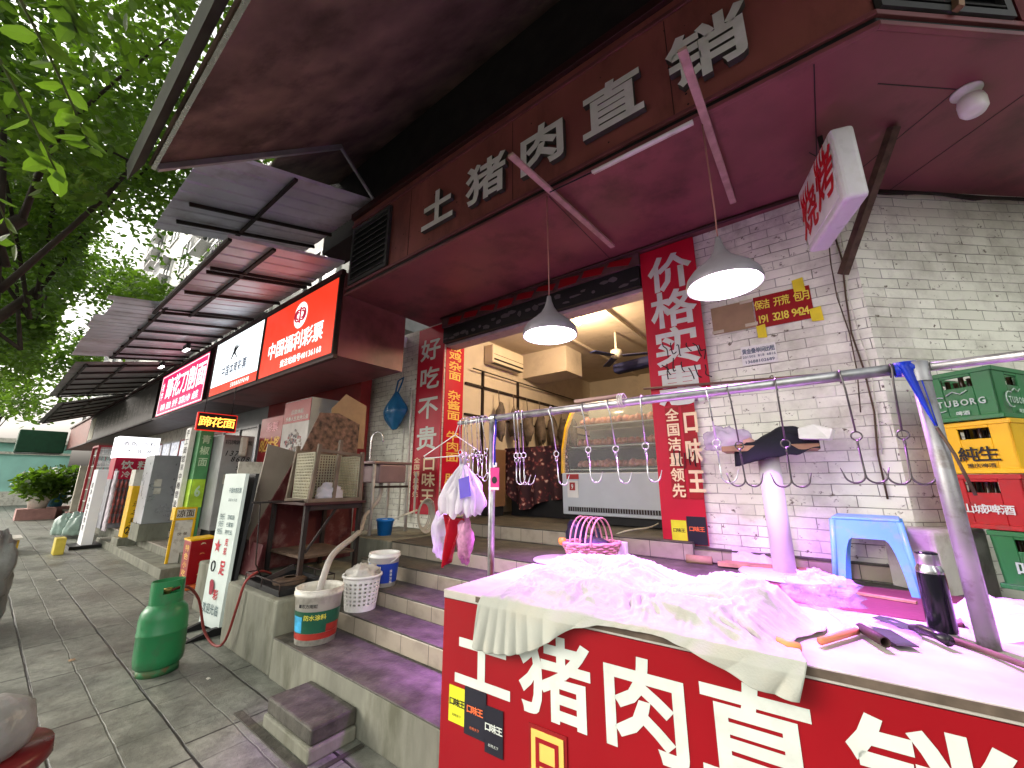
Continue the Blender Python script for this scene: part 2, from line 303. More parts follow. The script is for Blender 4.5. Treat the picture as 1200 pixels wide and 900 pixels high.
# ------------------------------------------------------------------ lettering from the built-in font
GL = {}
def glyph(ch):
    if ch in GL: return GL[ch]
    c = bpy.data.curves.new('g', 'FONT'); c.body = ch; c.size = 1; c.resolution_u = 2
    o = bpy.data.objects.new('g', c); col.objects.link(o)
    dg = bpy.context.evaluated_depsgraph_get(); me = bpy.data.meshes.new_from_object(o.evaluated_get(dg))
    r = ([(v.co.x, v.co.y) for v in me.vertices], [tuple(p.vertices) for p in me.polygons])
    bpy.data.objects.remove(o); bpy.data.curves.remove(c); bpy.data.meshes.remove(me); GL[ch] = r; return r
_g = glyph('国')[0]; GX0, GX1 = min(p[0] for p in _g), max(p[0] for p in _g); GY0, GY1 = min(p[1] for p in _g), max(p[1] for p in _g)
GW, GH = GX1-GX0, GY1-GY0
def put(mb, ch, c, U, V, w, h, bold=.03, depth=0, off=.003, slant=0):
    """one character whose square is w x h about c; strokes thickened by a square brush"""
    if ch == ' ': return
    vs, fs = glyph(ch)
    if not fs: return
    U, V, c = Vector(U).normalized(), Vector(V).normalized(), Vector(c); Nn = U.cross(V)
    if ch.isascii() or ord(ch) < 0x2000:
        x0, x1 = min(p[0] for p in vs), max(p[0] for p in vs); cx = (x0+x1)/2
    else: cx = (GX0+GX1)/2
    cy = (GY0+GY1)/2
    r = bold*.62*h
    P2 = [((x-cx)/GW*w, (y-cy)/GH*h) for x, y in vs]; W = lambda p, z=0: c+U*(p[0]+slant*p[1])+V*p[1]+Nn*(off+depth+z)
    mb.add([W(p) for p in P2], fs)
    nxt = {}; cnt = set()
    for f in fs:
        for a, b in zip(f, f[1:]+f[:1]): cnt.add((a,b))
    for a, b in cnt:
        if (b,a) not in cnt: nxt[a] = b
    prv = {b: a for a, b in nxt.items()}; ring = {}
    def nrm(a, b):
        dx, dy = P2[b][0]-P2[a][0], P2[b][1]-P2[a][1]; l_ = math.hypot(dx, dy) or 1; return dy/l_, -dx/l_
    for a, b in nxt.items():
        if a not in prv: ring[a] = P2[a]; continue
        n1, n2 = nrm(prv[a], a), nrm(a, b); k = max(.35, 1+n1[0]*n2[0]+n1[1]*n2[1]); ring[a] = (P2[a][0]+(n1[0]+n2[0])/k*r, P2[a][1]+(n1[1]+n2[1])/k*r)
    ed = [(a,b) for a, b in nxt.items() if b in ring]
    if r:
        ix = {a: q for q, a in enumerate(ring)}; n = len(ix)
        mb.add([W(P2[a], .00004) for a in ix]+[W(ring[a], .00004) for a in ix], [(ix[a], ix[a]+n, ix[b]+n, ix[b]) for a, b in ed])
    if depth:
        ix = {a: q for q, a in enumerate(ring)}; n = len(ix); old = mb.cur; mb.cur = 1
        mb.add([W(ring[a]) for a in ix]+[W(ring[a], -depth) for a in ix], [(ix[a], ix[a]+n, ix[b]+n, ix[b]) for a, b in ed]); mb.cur = old
def row(mb, s, c, U, V, h, w=None, pitch=None, **k):
    w = w or h; pitch = pitch or w*1.12; U = Vector(U).normalized()
    adv = [pitch*(.55 if (ch.isascii()) else 1) for ch in s]; x = -sum(adv)/2
    for ch, a in zip(s, adv): put(mb, ch, Vector(c)+U*(x+a/2), U, V, w, h, **k); x += a
def column(mb, s, c, U, V, h, w=None, pitch=None, **k):
    w = w or h; pitch = pitch or h*1.12; V = Vector(V).normalized()
    for i, ch in enumerate(s): put(mb, ch, Vector(c)-V*(i*pitch), U, V, w, h, **k)
XP, ZP, YP = Vector((1,0,0)), Vector((0,0,1)), Vector((0,1,0))
def panel(mb, o, U, V, u0, u1, v0, v1, t):
    """flat slab on the plane through o spanned by U, V; thickness t out of the front"""
    o, U, V = Vector(o), Vector(U).normalized(), Vector(V).normalized(); n = U.cross(V)
    p = [o+U*a+V*b for a, b in ((u0,v0),(u1,v0),(u1,v1),(u0,v1))]
    return mb.prism([q for q in p[::-1]], n*t)
# ================================================================== SETTING
WA = math.atan2(.664, .748); WD = Vector((.748,.664,0)); WN = Vector((.664,-.748,0))      # angled side wall: direction and outward normal
m = MB(); m.box(-140, 60, -60, 60, -.3, 0); g = m.build('ground', PAVE, origin=(0,0,0)); g['kind'] = 'structure'
m = MB(); m.box(-140, 60, -40, -3.2, -.29, -.28); m.box(-140, 60, -40, -3.2, .002, .006)
g = m.build('road', M('asphalt', (.05,.05,.05), .85, var=.25, scale=30), origin=(0,-3.2,0)); g['kind'] = 'structure'

# ---- steps up to the shop
st = thing('entrance_steps', 'worn concrete entrance steps with beige tiled risers beside the red counter', 'steps', (-2.6,1.64,0))
def step(x0, x1, y0, y1, z0, z1, tiled=True):
    m = MB(); m.box(x0, x1, y0+.012, y1, z0, z1-.014); m.cur = 1; m.box(x0-.004, x1, y0-.004, y1+.002, z1-.014, z1)
    if tiled: m.cur = 2; m.box(x0+.002, x1, y0, y0+.012, z0, z1-.014)
    part('step', m, [CONC, CONCD, TILE], st, bevel=.006)
m = MB(); m.box(-3.65, 4.2, 1.64, 2.06, 0, .272); m.cur = 1; m.box(-3.65, 4.2, 1.636, 2.062, .272, .285); part('kerb_wall', m, [CONC, CONCD], st, bevel=.012)
step(-3.5, 4.2, 2.06, 2.34, 0, .42); step(-3.62, 4.2, 2.342, 2.67, 0, .54); step(-4.12, 4.2, 2.672, 3.05, 0, .67)
step(-4.12, 4.2, 3.052, 3.93, 0, .80)
step(-4.43, -1.02, 3.935, 4.6, .80, .955)
m = MB(); m.box(-1.02, .5, 3.99, 4.045, .80, .90); m.cur = 1; m.box(-1.02, .5, 3.98, 4.045, .90, .912); part('wall_ledge', m, [TILE, CONCD], st)
m = MB(); m.prism([(-4.74,1.64,0),(-3.66,1.64,0),(-3.66,3.0,0),(-6.2,3.0,0),(-6.2,1.80,0),(-4.74,1.80,0)][::-1], ZP*.535); part('landing_block', m, CONC, st, bevel=.02, label='stained grey concrete block left of the steps')
m = MB(); m.box(-5.3, -4.135, 3.005, 4.04, 0, .80); part('landing_block', m, CONC, st, bevel=.012)

# ---- butcher's shop
shop = thing('butcher_shop', 'butcher shop of white painted brick under a deep maroon fascia with raised silver letters', 'shop', (-2,4.05,0))
m = MB(); m.box(-1.30, .45, 4.05, 4.29, .3, 3.95); part('front_wall', m, BRICK, shop)
m = MB(); m.box(-8.2, -4.44, 4.05, 4.29, .3, 3.95); part('front_wall', m, BRICK, shop)
p0 = Vector((.45,4.05,0)); a = [p0, p0+WD*7, p0+WD*7-WN*.24, p0-WN*.24+WD*.09]
m = MB(); m.prism([q+ZP*.0 for q in a[::-1]], ZP*3.95); part('side_wall', m, BRICK, shop, rotz=WA)
m = MB(); m.box(-4.68, -4.44, 4.292, 9, .3, 3.9); m.box(-4.68, -.9, 9, 9.2, .3, 3.9); m.box(-1.0, -.9, 4.292, 9, .3, 3.9); part('interior_wall', m, PALEW, shop)
m = MB(); m.box(-4.68, -.9, 4.1, 9.2, 3.9, 3.98); part('ceiling', m, M('stained_ceiling', (.52,.44,.35), .85, var=.15, scale=1.5, dirt=(.3,.24,.18), damt=.5), shop)
m = MB(); m.box(-4.438, -1.002, 4.602, 8.998, .7, .955); part('floor', m, CONCD, shop)
m = MB(); m.box(-4.438, -1.302, 4.07, 4.28, 3.52, 3.898); part('door_lintel', m, M('lilac_lintel', (.42,.33,.36), .8, var=.2, dirt=(.2,.15,.15), damt=.7, dscale=5), shop)
m = MB(); m.box(-4.43, -1.31, 3.99, 4.067, 3.56, 3.80); m.cur = 1
for i in range(26):
    x = -4.4+i*.12+random.random()*.05; z = 3.6+random.random()*.14; a_ = .03+random.random()*.06; b_ = .012+random.random()*.03; m.prism([(x+a_*math.cos(q)*(.6+.6*random.random()), 3.986, z+b_*math.sin(q)*(.6+.6*random.random())) for q in [k*.785 for k in range(8)]], (0,.006,0))
part('shutter_box', m, [BLACK, M('peeling_paint_patch', (.10,.085,.09), .8)], shop)
m = MB(); m.box(-4.44, -1.29, 3.96, 4.045, 3.80, 3.945)
for i in range(9): m.cur = 1; x = -4.3+i*.33; m.prism([(x,3.957,3.82+.03*(i%3)),(x+.25,3.957,3.82),(x+.3,3.957,3.9),(x+.04,3.957,3.93)], (0,-.006,0))
part('torn_red_banner', m, [M('grubby_beam', (.10,.05,.05), .8, var=.3, dirt=(.03,.02,.02), damt=.8), RED], shop, label='torn remains of a red banner above the doorway')
m = MB(); m.box(-5.2, -3.45, 6.1, 6.7, 3.42, 3.9); part('ceiling_duct', m, PALEW, shop)
for x in (-3.2, -2.2):                                                       # hanging ceiling battens
    m = MB(); m.box(x, x+.04, 4.3, 9, 3.86, 3.9); part('ceiling_batten', m, PALEW, shop)
# soffit, fascia and its corner
c0 = Vector((.58,2.58,0)); fd = WD
end = c0+fd*7
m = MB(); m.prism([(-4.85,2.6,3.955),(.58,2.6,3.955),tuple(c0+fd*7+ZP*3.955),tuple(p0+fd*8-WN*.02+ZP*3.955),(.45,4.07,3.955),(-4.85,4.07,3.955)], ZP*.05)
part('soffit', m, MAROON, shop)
def fstrip(off0, off1, z0, z1, xl=-4.85):
    """a strip along the fascia, off metres out from its face, following the corner"""
    k = math.tan(WA/2)
    o = Vector((c0.x+off1*k, c0.y-off1, 0)); i = Vector((c0.x+off0*k, c0.y-off0, 0)); e = WD*7
    m = MB()
    m.prism([q+ZP*z0 for q in [Vector((xl,c0.y-off1,0)), o, i, Vector((xl,c0.y-off0,0))][::-1]], ZP*(z1-z0))
    m.prism([q+ZP*z0 for q in [o, o+e, i+e, i][::-1]], ZP*(z1-z0)); return m
part('fascia', fstrip(-.06, 0, 4.0, 5.18), M('fascia_red_brown_lightened', (.30,.095,.08), .45, var=.16, scale=3, dirt=(.13,.045,.04), damt=.8, dscale=2.2, streak=True, bump=.1, bscale=3), shop)  # maroon painted lighter here, standing in for street light under the awning
for z0, z1, t, mm in ((3.93,3.962,.035,MAROON), (3.964,4.012,.012,BLACK), (4.014,4.05,.03,MAROON), (4.98,5.02,.02,MAROON), (5.10,5.19,.05,MAROOND)):
    part('fascia_trim', fstrip(.0005, t, z0, z1), mm, shop, bevel=.004)
m = MB(); m.box(-6.2, 2.5, 2.8, 3.2, 5.19, 8); m.prism([(-4.85,2.64,5.19),(1.2,2.64,5.19),(1.2,2.8,5.19),(-4.85,2.8,5.19)][::-1], ZP*.05); part('upper_wall', m, M('dark_wall', (.03,.025,.026), .9, var=.3), shop)  # near-black wall colour above the fascia
def louvre(o, U, wd, z0, z1):
    U = Vector(U).normalized(); n = U.cross(ZP); o = Vector(o); m = MB()
    m.cur = 0; panel(m, o+n*.002, U, ZP, 0, wd, z0, z1, .006); m.cur = 1
    t = .045
    for a in ((0,wd,z0,z0+t),(0,wd,z1-t,z1),(0,t,z0+t,z1-t),(wd-t,wd,z0+t,z1-t)): panel(m, o+n*.008, U, ZP, *a, .035)
    k = 9; 
    for i in range(k):
        z = z0+t+(i+.5)*(z1-z0-2*t)/k; a = o+n*.012+U*t+ZP*z; b = o+n*.012+U*(wd-t)+ZP*z
        m.beam(a+n*.01, b+n*.01, .05, .008, up=ZP+n*.8)
    part('louvre_vent', m, [BLACK, M('louvre_grey', (.05,.05,.05), .6, var=.3)], shop)
louvre((-4.78,2.58,0), XP, .86, 4.06, 4.92); louvre(c0+fd*.02, fd, .82, 4.06, 4.92)
m = MB(); e = c0+fd*.45+WN*.06; m.beam(e+ZP*4.05, e+fd*.22+ZP*4.95, .035); part('vent_stay', m, WOOD, shop)
m = MB(); e = c0+fd*.93+WN*.03; m.beam(e+ZP*4.05, e+ZP*4.98, .07); part('fascia_rib', m, MAROON, shop)
for ch, x in zip('土猪肉直销', (-2.99,-2.28,-1.61,-.94,-.24)):
    m = MB(); put(m, ch, (x, 2.58, 4.42), XP, ZP, .44, .41, bold=.056, depth=.05, off=.012); part('raised_letter', m, [LETMETAL, M('letter_return', (.06,.055,.05), .5)], shop)
m = MB()
for i in range(40):
    x = -4.6+random.random()*5; z = 4.1+random.random()*.8; r_ = .004+.005*random.random(); m.lathe([(0,0),(r_,.001)], (x,2.5785,z), 7, axis=Matrix.Rotation(R(90),3,'X'))
part('screw_marks', m, BLACK, shop); shop.children[-1]['kind'] = 'stuff'
for x in (-3.55,-1.98,-.5):
    m = MB(); m.box(x,x+.005,2.5775,2.5795,4.06,4.97); part('fascia_seam', m, BLACK, shop)
# soffit seams and access panel
for a, b in (((.30,2.62),(.30,4.0)), ((-1.6,2.62),(-1.6,4.0))): m = MB(); m.beam((*a,3.9535), (*b,3.9535), .006, .002); part('soffit_seam', m, BLACK, shop)
m = MB()
a0 = Vector((.62,3.02,3.9535)); e = [a0, a0+fd*.55, a0+fd*.55-WN*.75, a0-WN*.55]
for i in range(3): m.beam(e[i], e[i+1], .006, .002)
part('soffit_seam', m, BLACK, shop); m = MB(); q = c0+fd*1.35; m.beam((q-WN*.0+ZP*3.9535), (q-WN*1.2+ZP*3.9535), .005, .002)
part('soffit_seam', m, BLACK, shop)
m = MB(); m.tube([(-4.4,3.9,3.93),(-2,3.9,3.93),(-.5,3.92,3.935),(.30,3.95,3.93)], .018); part('conduit', m, MAROOND, shop)
m = MB(); m.tube([p0+WN*.05+WD*(.3+.5*i)+ZP*(3.89+.035*noise.noise(Vector((i*2.3,0,0)))) for i in range(8)], .014); m.tube([p0+WN*.06+WD*(.15+.2*i)+ZP*(3.86+.07*noise.noise(Vector((i*1.9,4,0)))) for i in range(9)], .009)
part('overhead_cable', m, DARK, shop)
for i, (x, o) in enumerate(((.345,0),(.375,.03),(.30,.0))):
    m = MB(); m.tube([(x+.02*math.sin(k*1.7+i), 4.035-.004*i, 3.6-k*.32) for k in range(8-i)], .005 if i else .007, 6); part('wall_cable', m, RUST if i != 1 else WHITED, shop)

# ---- neighbouring shops to the left, one long fascia
def nshop(name, x0, x1, label, wallc, glassc, fasc, yw=3.75, zf=.3):
    t = thing(name, label, 'shop', ((x0+x1)/2, 3, 0)); L = x1-x0
    xw = x1-1.33 if x1 > -5 else x1; m = MB(); m.box(x0+.005, xw-.005, yw, yw+.2, .0, 4.28)
    m.cur = 1; m.box(x0+.3, xw-.3, yw-.012, yw-.002, zf+.02, 2.75); part('wall', m, [wallc, BLACK], t)
    m = MB(); m.box(x0+.003, x1-.003, 2.56, 3.6, 3.09, 4.3); part('fascia_box', m, fasc, t)
    L = xw-x0; k = max(2, int(L/1.1)); wd = (L-.6)/k
    for i in range(k):
        a = x0+.3+i*wd; m = MB(); m.box(a+.05, a+wd-.05, yw-.02, yw-.0125, zf+.1, 2.7); m.cur = 1
        for b in ((a,a+.05),(a+wd-.05,a+wd)): m.box(*b, yw-.045, yw-.0125, zf+.02, 2.75)
        m.box(a+.05, a+wd-.05, yw-.045, yw-.0125, 2.7, 2.75); m.box(a+.05, a+wd-.05, yw-.045, yw-.0125, zf+.02, zf+.1)
        part('glazed_door' if i % 2 else 'window', m, [glassc, M('door_frame', (.3,.3,.31), .4, metal=.4) if i % 3 else RED], t)
    m = MB(); m.box(x0, x1, 2.25, yw-.001, 0, zf-.02); m.cur = 1; m.box(x0, x1, 2.245, yw-.001, zf-.02, zf); part('step', m, [CONC, M('shop_paving', (.24,.21,.17), .5, var=.2)], t)
    m = MB(); m.box(x0, x1, 2.50, 2.56, 4.25, 4.33); m.box(x0, x1, 2.50, 2.56, 3.05, 3.10); part('fascia_trim', m, MAROOND, t)
    return t
DG = M('dim_glass', (.06,.07,.07), .12, var=.3, scale=2)
lot = nshop('lottery_shop', -10.0, -4.88, 'lottery shop with red door frames under a maroon box fascia, next to the butcher shop', M('shop_wall_red', (.30,.03,.03), .6), DG, MAROON)
nood = nshop('noodle_shop', -14.1, -10.0, 'noodle shop behind the yellow standing sign with a dim glazed front', GREYP, DG, MAROOND)
conv = nshop('drinks_shop', -20.0, -14.1, 'drinks shop with a bright white lit front and shelves of bottles', WHITED, M('lit_shelves', (.5,.5,.52), .4, var=.6, scale=9, emit=(.8,.85,1), estr=.25), M('dark_sign_board', (.04,.034,.03), .5))
far1 = nshop('glass_case_shop', -25.8, -20.0, 'dim shop beyond the drinks shop with glass display cases', WHITED, DG, M('dark_sign_board', (.04,.034,.03), .5))
far2 = nshop('corner_shop', -33.5, -25.8, 'last shop of the row with a faded reddish signboard', M('pale_render', (.5,.48,.42), .8), DG, M('faded_red_board', (.20,.085,.07), .6, var=.3))
m = MB(); m.box(-14, -8.3, 1.93, 2.24, 0, .15); m.build('shop_front_step', CONC, lot, bevel=.01)
# upper storeys seen through the gap between trees and awnings
ap = thing('apartment_block', 'pale apartment block with barred balconies rising above the row of shops', 'building', (-24,5,0))
m = MB(); m.box(-42, -6.2, 4.0, 12, 4.4, 17); part('wall', m, M('pale_tile_facade', (.50,.50,.47), .7, var=.1, dirt=(.3,.29,.25), damt=.5, dscale=1), ap)
for fl in range(4):
    for i in range(10):
        x = -41+i*3.5; z = 5.3+fl*2.9
        m = MB(); m.box(x, x+1.5, 3.97, 3.998, z, z+1.5); m.cur = 1
        for a in ((x-.06,x,z-.06,z+1.56),(x+1.5,x+1.56,z-.06,z+1.56),(x,x+1.5,z+1.5,z+1.56),(x,x+1.5,z-.06,z),(x+.72,x+.78,z,z+1.5)): m.box(a[0],a[1],3.93,3.997,a[2],a[3])
        w_ = part('window', m, [DG, M('window_frame', (.6,.6,.58), .5)], ap)
        if i % 2 == fl % 2:
            m = MB()
            for k in range(9): m.tube([(x-.1+k*.21,3.55,z-.3),(x-.1+k*.21,3.55,z+1.6)], .012, 5)
            for zz in (z-.3,z+.6,z+1.6): m.box(x-.12,x+1.62,3.54,3.98,zz-.012,zz+.012)
            part('balcony_cage', m, STEEL, w_)
# end of the street
e = thing('market_stall_building', 'low mint green tarpaulin building at the far end of the street', 'building', (-42,2,0))
MINT = M('mint_tarpaulin', (.42,.76,.68), .5, var=.12, scale=1, transl=.25)
m = MB(); m.box(-44, -38.5, -4, 3.2, .8, 3.6); part('tarpaulin_wall', m, MINT, e)
m = MB(); m.box(-44, -38.3, -4.2, 3.4, 0, .8); part('base_wall', m, WHITED, e)
m = MB(); m.prism([(-44,-4.4,3.62),(-38.0,-4.4,3.62),(-38.0,3.4,3.62),(-44,3.4,3.62)][::-1], (0,0,.25)); m.box(-38.45,-38.35,-4,3.2,2.95,3.1); part('roof', m, WHITED, e)
e = thing('green_awning_box', 'dark green boxed awning at the end of the shop row', 'awning', (-34.4,1.6,2.8))
m = MB(); m.box(-34.9, -33.6, .75, 2.5, 2.9, 4.1); part('cover', m, M('dark_green_canvas', (.012,.06,.03), .6, var=.2), e, bevel=.05)
m = MB(); m.tube([(-34.8,.8,2.88),(-34.8,2.45,2.88)], .03); m.tube([(-33.7,.8,2.88),(-33.7,2.45,2.88)], .03); part('frame', m, STEEL, e)

# ---- awnings
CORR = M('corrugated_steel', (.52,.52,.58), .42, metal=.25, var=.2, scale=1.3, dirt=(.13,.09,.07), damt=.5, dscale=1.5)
CORRD = M('unlit_corrugated_steel', (.21,.205,.20), .6, var=.25, scale=1.3, dirt=(.06,.05,.04), damt=.6, dscale=1.5)  # darker copy of the sheet steel, lack of lamp light put into the colour
def awning(x0, x1, yo, zo, yi, zi, label, mat=CORR, rafters=None, purl=(.42,), over=0, ragged=0):
    t = thing('awning', label, 'awning', ((x0+x1)/2, yi, zi)); per = .24; n = int(abs(x1-x0)/per)*10
    def fn(u, v):
        x = x0+(x1-x0)*u; ph = (u*n/10) % 1; h = .03 if ph < .05 or ph > .95 else 0
        yo2 = yo + (ragged*noise.noise(Vector((math.floor(u*n/37)*3.1,1,0))) if ragged else 0)
        zo2 = zi+(zo-zi)*(yi-yo2)/(yi-yo)
        return (x, yo2+(yi-yo2)*v, zo2+(zi-zo2)*v+h)
    m = MB(); m.grid(fn, n, 6, False); part('roof_sheet', m, mat, t, solid=.004)
    P = lambda x, s, d=0: Vector((x, yo+(yi-yo)*s, zo+(zi-zo)*s-d))
    for x in rafters or [x0+.05, (x0+x1)/2, x1-.05]:
        m = MB(); m.beam(P(x,.3 if ragged else .08,.04), P(x,1,.04), .03, .045); part('rafter', m, DARK, t)
    for s in purl:
        m = MB(); m.beam(P(x0,s,.035), P(x1,s,.035), .04, .035); part('purlin', m, DARK, t)
    return t
a1 = thing('awning', 'large dark plywood awning tilted up over the butcher shop fascia', 'awning', (-1.5,2.7,6.3))
y0_, z0_, y1_, z1_ = .40, 4.24, 2.78, 6.42
def pl(x, s, d=0): return Vector((x, y0_+(y1_-y0_)*s, z0_+(z1_-z0_)*s)) + Vector((0,.675,-.738))*d
m = MB(); m.prism([pl(-4.42,0),pl(2.5,0),pl(2.5,1.06),pl(-5.9,1.06),pl(-5.9,.5),pl(-4.42,.42)][::-1], Vector((0,-.675,.738))*.02); part('plywood_sheet', m, PLY, a1)
m = MB(); m.beam(pl(-4.42,.005,.02), pl(2.5,.005,.02), .03); part('edge_angle', m, CHROME, a1)
m = MB(); m.prism([pl(-4.75,-.03,-.03),pl(2.5,-.03,-.03),pl(2.5,-.005,-.03),pl(-4.45,-.005,-.03)], Vector((0,-.03,.16))); part('gutter', m, M('mossy_gutter', (.038,.042,.028), .85, var=.4), a1)
m = MB(); m.beam(pl(-4.4,.01,.03), pl(-4.4,.69,.03), .05, .05); part('end_rail', m, M('dull_alloy', (.34,.33,.35), .45, metal=.6, var=.2), a1)
m = MB(); m.beam(pl(-4.4,.685,.03), (-4.4,2.60,5.24), .03); part('stay', m, M('dull_alloy', (.34,.33,.35), .45, metal=.6, var=.2), a1)
awning(-6.75, -4.55, .78, 4.80, 2.7, 5.36, 'short corrugated awning tucked beneath the end of the plywood awning', rafters=[-5.75,-6.3], purl=(.45,), over=.1)
awning(-8.3, -4.95, 1.18, 4.16, 2.56, 4.47, 'pale corrugated awning above the red and white lottery signs', rafters=[-5.9,-6.05,-7.0,-8.2], purl=(.02,.35))
awning(-12.6, -8.0, .68, 4.12, 2.56, 4.46, 'wide corrugated awning with a ragged outer edge above the noodle sign', rafters=[-8.1,-8.9,-9.7,-10.4,-11.2,-12,-12.5], purl=(.33,), ragged=.16)
awning(-18.8, -12.8, .78, 4.0, 2.56, 4.42, 'dark unlit-toned awning above the brown signboard', mat=CORRD, rafters=[-13,-14,-15,-16,-17,-18,-18.7], purl=(.1,.45))
awning(-26.5, -19.0, 1.0, 3.82, 2.56, 4.40, 'farthest unlit-toned awning at the end of the shop row', mat=CORRD, rafters=[-19.2,-20.5,-22,-23.5,-25,-26.3], purl=(.1,.5))
# ================================================================== LIGHTBOX SIGNS ON THE ROW
def lightbox(name, label, x0, x1, z0, z1, face, y=2.5, depth=.055, group=None):
    t = thing(name, label, 'sign', ((x0+x1)/2, y, z0), group)
    m = MB()
    for a in ((x0,x1,z1-.03,z1),(x0,x1,z0,z0+.03),(x0,x0+.03,z0+.03,z1-.03),(x1-.03,x1,z0+.03,z1-.03)): m.box(a[0],a[1],y-.006,y+depth,a[2],a[3])
    part('frame', m, DARK, t)
    m = MB(); m.box(x0+.031, x1-.031, y, y+depth-.002, z0+.031, z1-.031); part('panel', m, face, t)
    return t
SGR = EM('red_lightbox_face', (.86,.05,.02), .45); SGW = EM('white_lightbox_face', (.80,.86,.88), .95); SGM = EM('magenta_lightbox_face', (.70,.02,.13), .52)
LW = EM('lit_white_letter', (.9,.88,.86), .85)
t = lightbox('sign', 'glowing red lottery sign with a white round emblem at the near end of the row', -7.30, -4.90, 3.09, 4.25, SGR, group='lit shop signs')
m = MB(); m.lathe([(0,0),(.21,0)], (-5.98,2.496,3.93), 40, axis=Matrix.Rotation(R(90),3,'X'), smooth=False); part('emblem', m, LW, t)
m = MB(); n_ = EM('emblem_red', (.5,.02,.06), .3)
for sgn in (-1,1):
    for rr in (.055,.095): m.tube([(-5.98+sgn*.075+rr*sgn*math.cos(a), 2.492, 3.93+rr*math.sin(a)) for a in [R(-110+i*22) for i in range(11)]], .014, 6)
m.tube([(-5.98,2.491,3.80),(-5.98,2.491,4.06)], .014, 6); part('emblem_mark', m, n_, t)
m = MB(); row(m, '中国福利彩票', (-6.12,2.5,3.52), XP, ZP, .27, .25, .30, bold=.03); row(m, '投注站编号40136168', (-5.85,2.5,3.24), XP, ZP, .11, .11, .135, bold=.03); part('lettering', m, LW, t)
t = lightbox('sign', 'glowing white lottery sign with a red strip along its bottom edge', -9.72, -7.33, 3.09, 4.25, SGW, group='lit shop signs')
m = MB(); m.box(-9.68,-7.36,2.494,2.4995,3.122,3.29); part('red_strip', m, SGR, t)
m = MB(); row(m, '中国体育彩票', (-8.55,2.5,3.54), XP, ZP, .20, .17, .21, bold=.045); part('lettering', m, EM('blue_ink_lit', (.015,.05,.16), .02), t)
m = MB(); row(m, '5008009048', (-8.1,2.493,3.205), XP, ZP, .10, .1, .16, bold=.03); part('number', m, LW, t)
m = MB()
for (a,b,c_) in (((-8.75,3.72),(-8.62,3.86),(-8.58,4.02)), ((-8.42,3.72),(-8.58,3.84),(-8.50,4.0)), ((-8.70,3.95),(-8.55,3.9),(-8.38,3.97))): m.tube([(q[0],2.492,q[1]) for q in (a,b,c_)], [.006,.016,.005], 6)
part('emblem_mark', m, INKB, t)
t = lightbox('sign', 'glowing magenta noodle shop sign with white lettering', -13.9, -10.1, 3.07, 4.22, SGM, group='lit shop signs')
m = MB(); row(m, '蹄花刀削面', (-11.75,2.5,3.75), XP, ZP, .52, .50, .62, bold=.035); column(m, '老字', (-13.62,2.5,3.86), XP, ZP, .2, .18, .24, bold=.03); row(m, '串串 面食 抄手 凉菜小炒 卤菜', (-12.0,2.5,3.30), XP, ZP, .17, .17, .215, bold=.03)
for a in ((-13.82,-10.18,4.14,4.155),(-13.82,-10.18,3.13,3.145),(-13.82,-13.805,3.145,4.14),(-10.195,-10.18,3.145,4.14)): m.box(a[0],a[1],2.494,2.4985,a[2],a[3])
part('lettering', m, LW, t)
t = lightbox('sign', 'unlit brown signboard with dull raised lettering left of the magenta sign', -25.6, -14.2, 3.05, 4.15, M('dark_sign_board', (.04,.034,.03), .5))
m = MB(); row(m, '百货副食烟酒饮料批发', (-18.4,2.5,3.62), XP, ZP, .5, .5, .72, bold=.03); row(m, '日用品超市', (-23.0,2.5,3.62), XP, ZP, .42, .4, .56, bold=.03); part('lettering', m, M('dull_grey_letter', (.22,.21,.19), .6), t)
m = MB(); m.box(-25.4,-24.2,2.49,2.499,3.15,4.05); part('picture', m, M('faded_picture', (.45,.42,.30), .6, var=.5, scale=3), t)
# floodlights over the signs
for i, (x, z, lb) in enumerate(((-10.45,4.24,'lit white floodlight under the awning above the magenta sign'), (-12.4,4.2,'second lit floodlight further along above the magenta sign'))):
    t = thing('floodlight', lb, 'floodlight', (x,2.2,z), 'floodlights above the signs')
    m = MB(); m.box(x-.16,x+.16,2.12,2.18,z-.05,z+.07); part('housing', m, BLACK, t, bevel=.01)
    m = MB(); m.prism([(x-.15,2.121,z-.062),(x+.15,2.121,z-.062),(x+.15,2.18,z-.062),(x-.15,2.18,z-.062)][::-1], (0,0,.010)); part('lens', m, EM('floodlight_lens', (1,.97,.95), 9), t)
    m = MB(); m.beam((x,2.18,z+.05),(x,2.5,z+.08),.03); part('arm', m, DARK, t)
# hanging LED sign facing along the street
t = thing('led_sign', 'small hanging red LED sign with orange glowing characters', 'sign', (-8,2.24,2.28))
m = MB(); m.box(-8.06,-8,1.96,2.53,2.28,2.58); part('case', m, M('led_red_face', (.35,.01,.01), .5, emit=(.8,.02,.01), estr=.4), t, bevel=.008)
m = MB(); row(m, '蹄花面', (-8,2.245,2.43), YP, ZP, .155, .155, .17, bold=.022, off=.002); part('lettering', m, EM('led_orange', (1,.36,.05), 1.7), t)
m = MB(); m.box(-8.0,-7.999,1.975,2.515,2.295,2.565)
for y in (2.05,2.44): m.tube([(-8.03,y,2.58),(-8.03,y,3.09)], .006)
part('hanger', m, DARK, t)
l = bpy.data.lights.new('led_sign_glow','AREA'); l.shape='RECTANGLE'; l.size=.56; l.size_y=.28; l.energy=.35; l.color=(1,.08,.04); l.spread = R(180)
lo = bpy.data.objects.new('led_sign_glow', l); col.objects.link(lo); lo.location=(-7.985,2.245,2.43); lo.rotation_euler=(0,R(-90),0); lo.parent = None

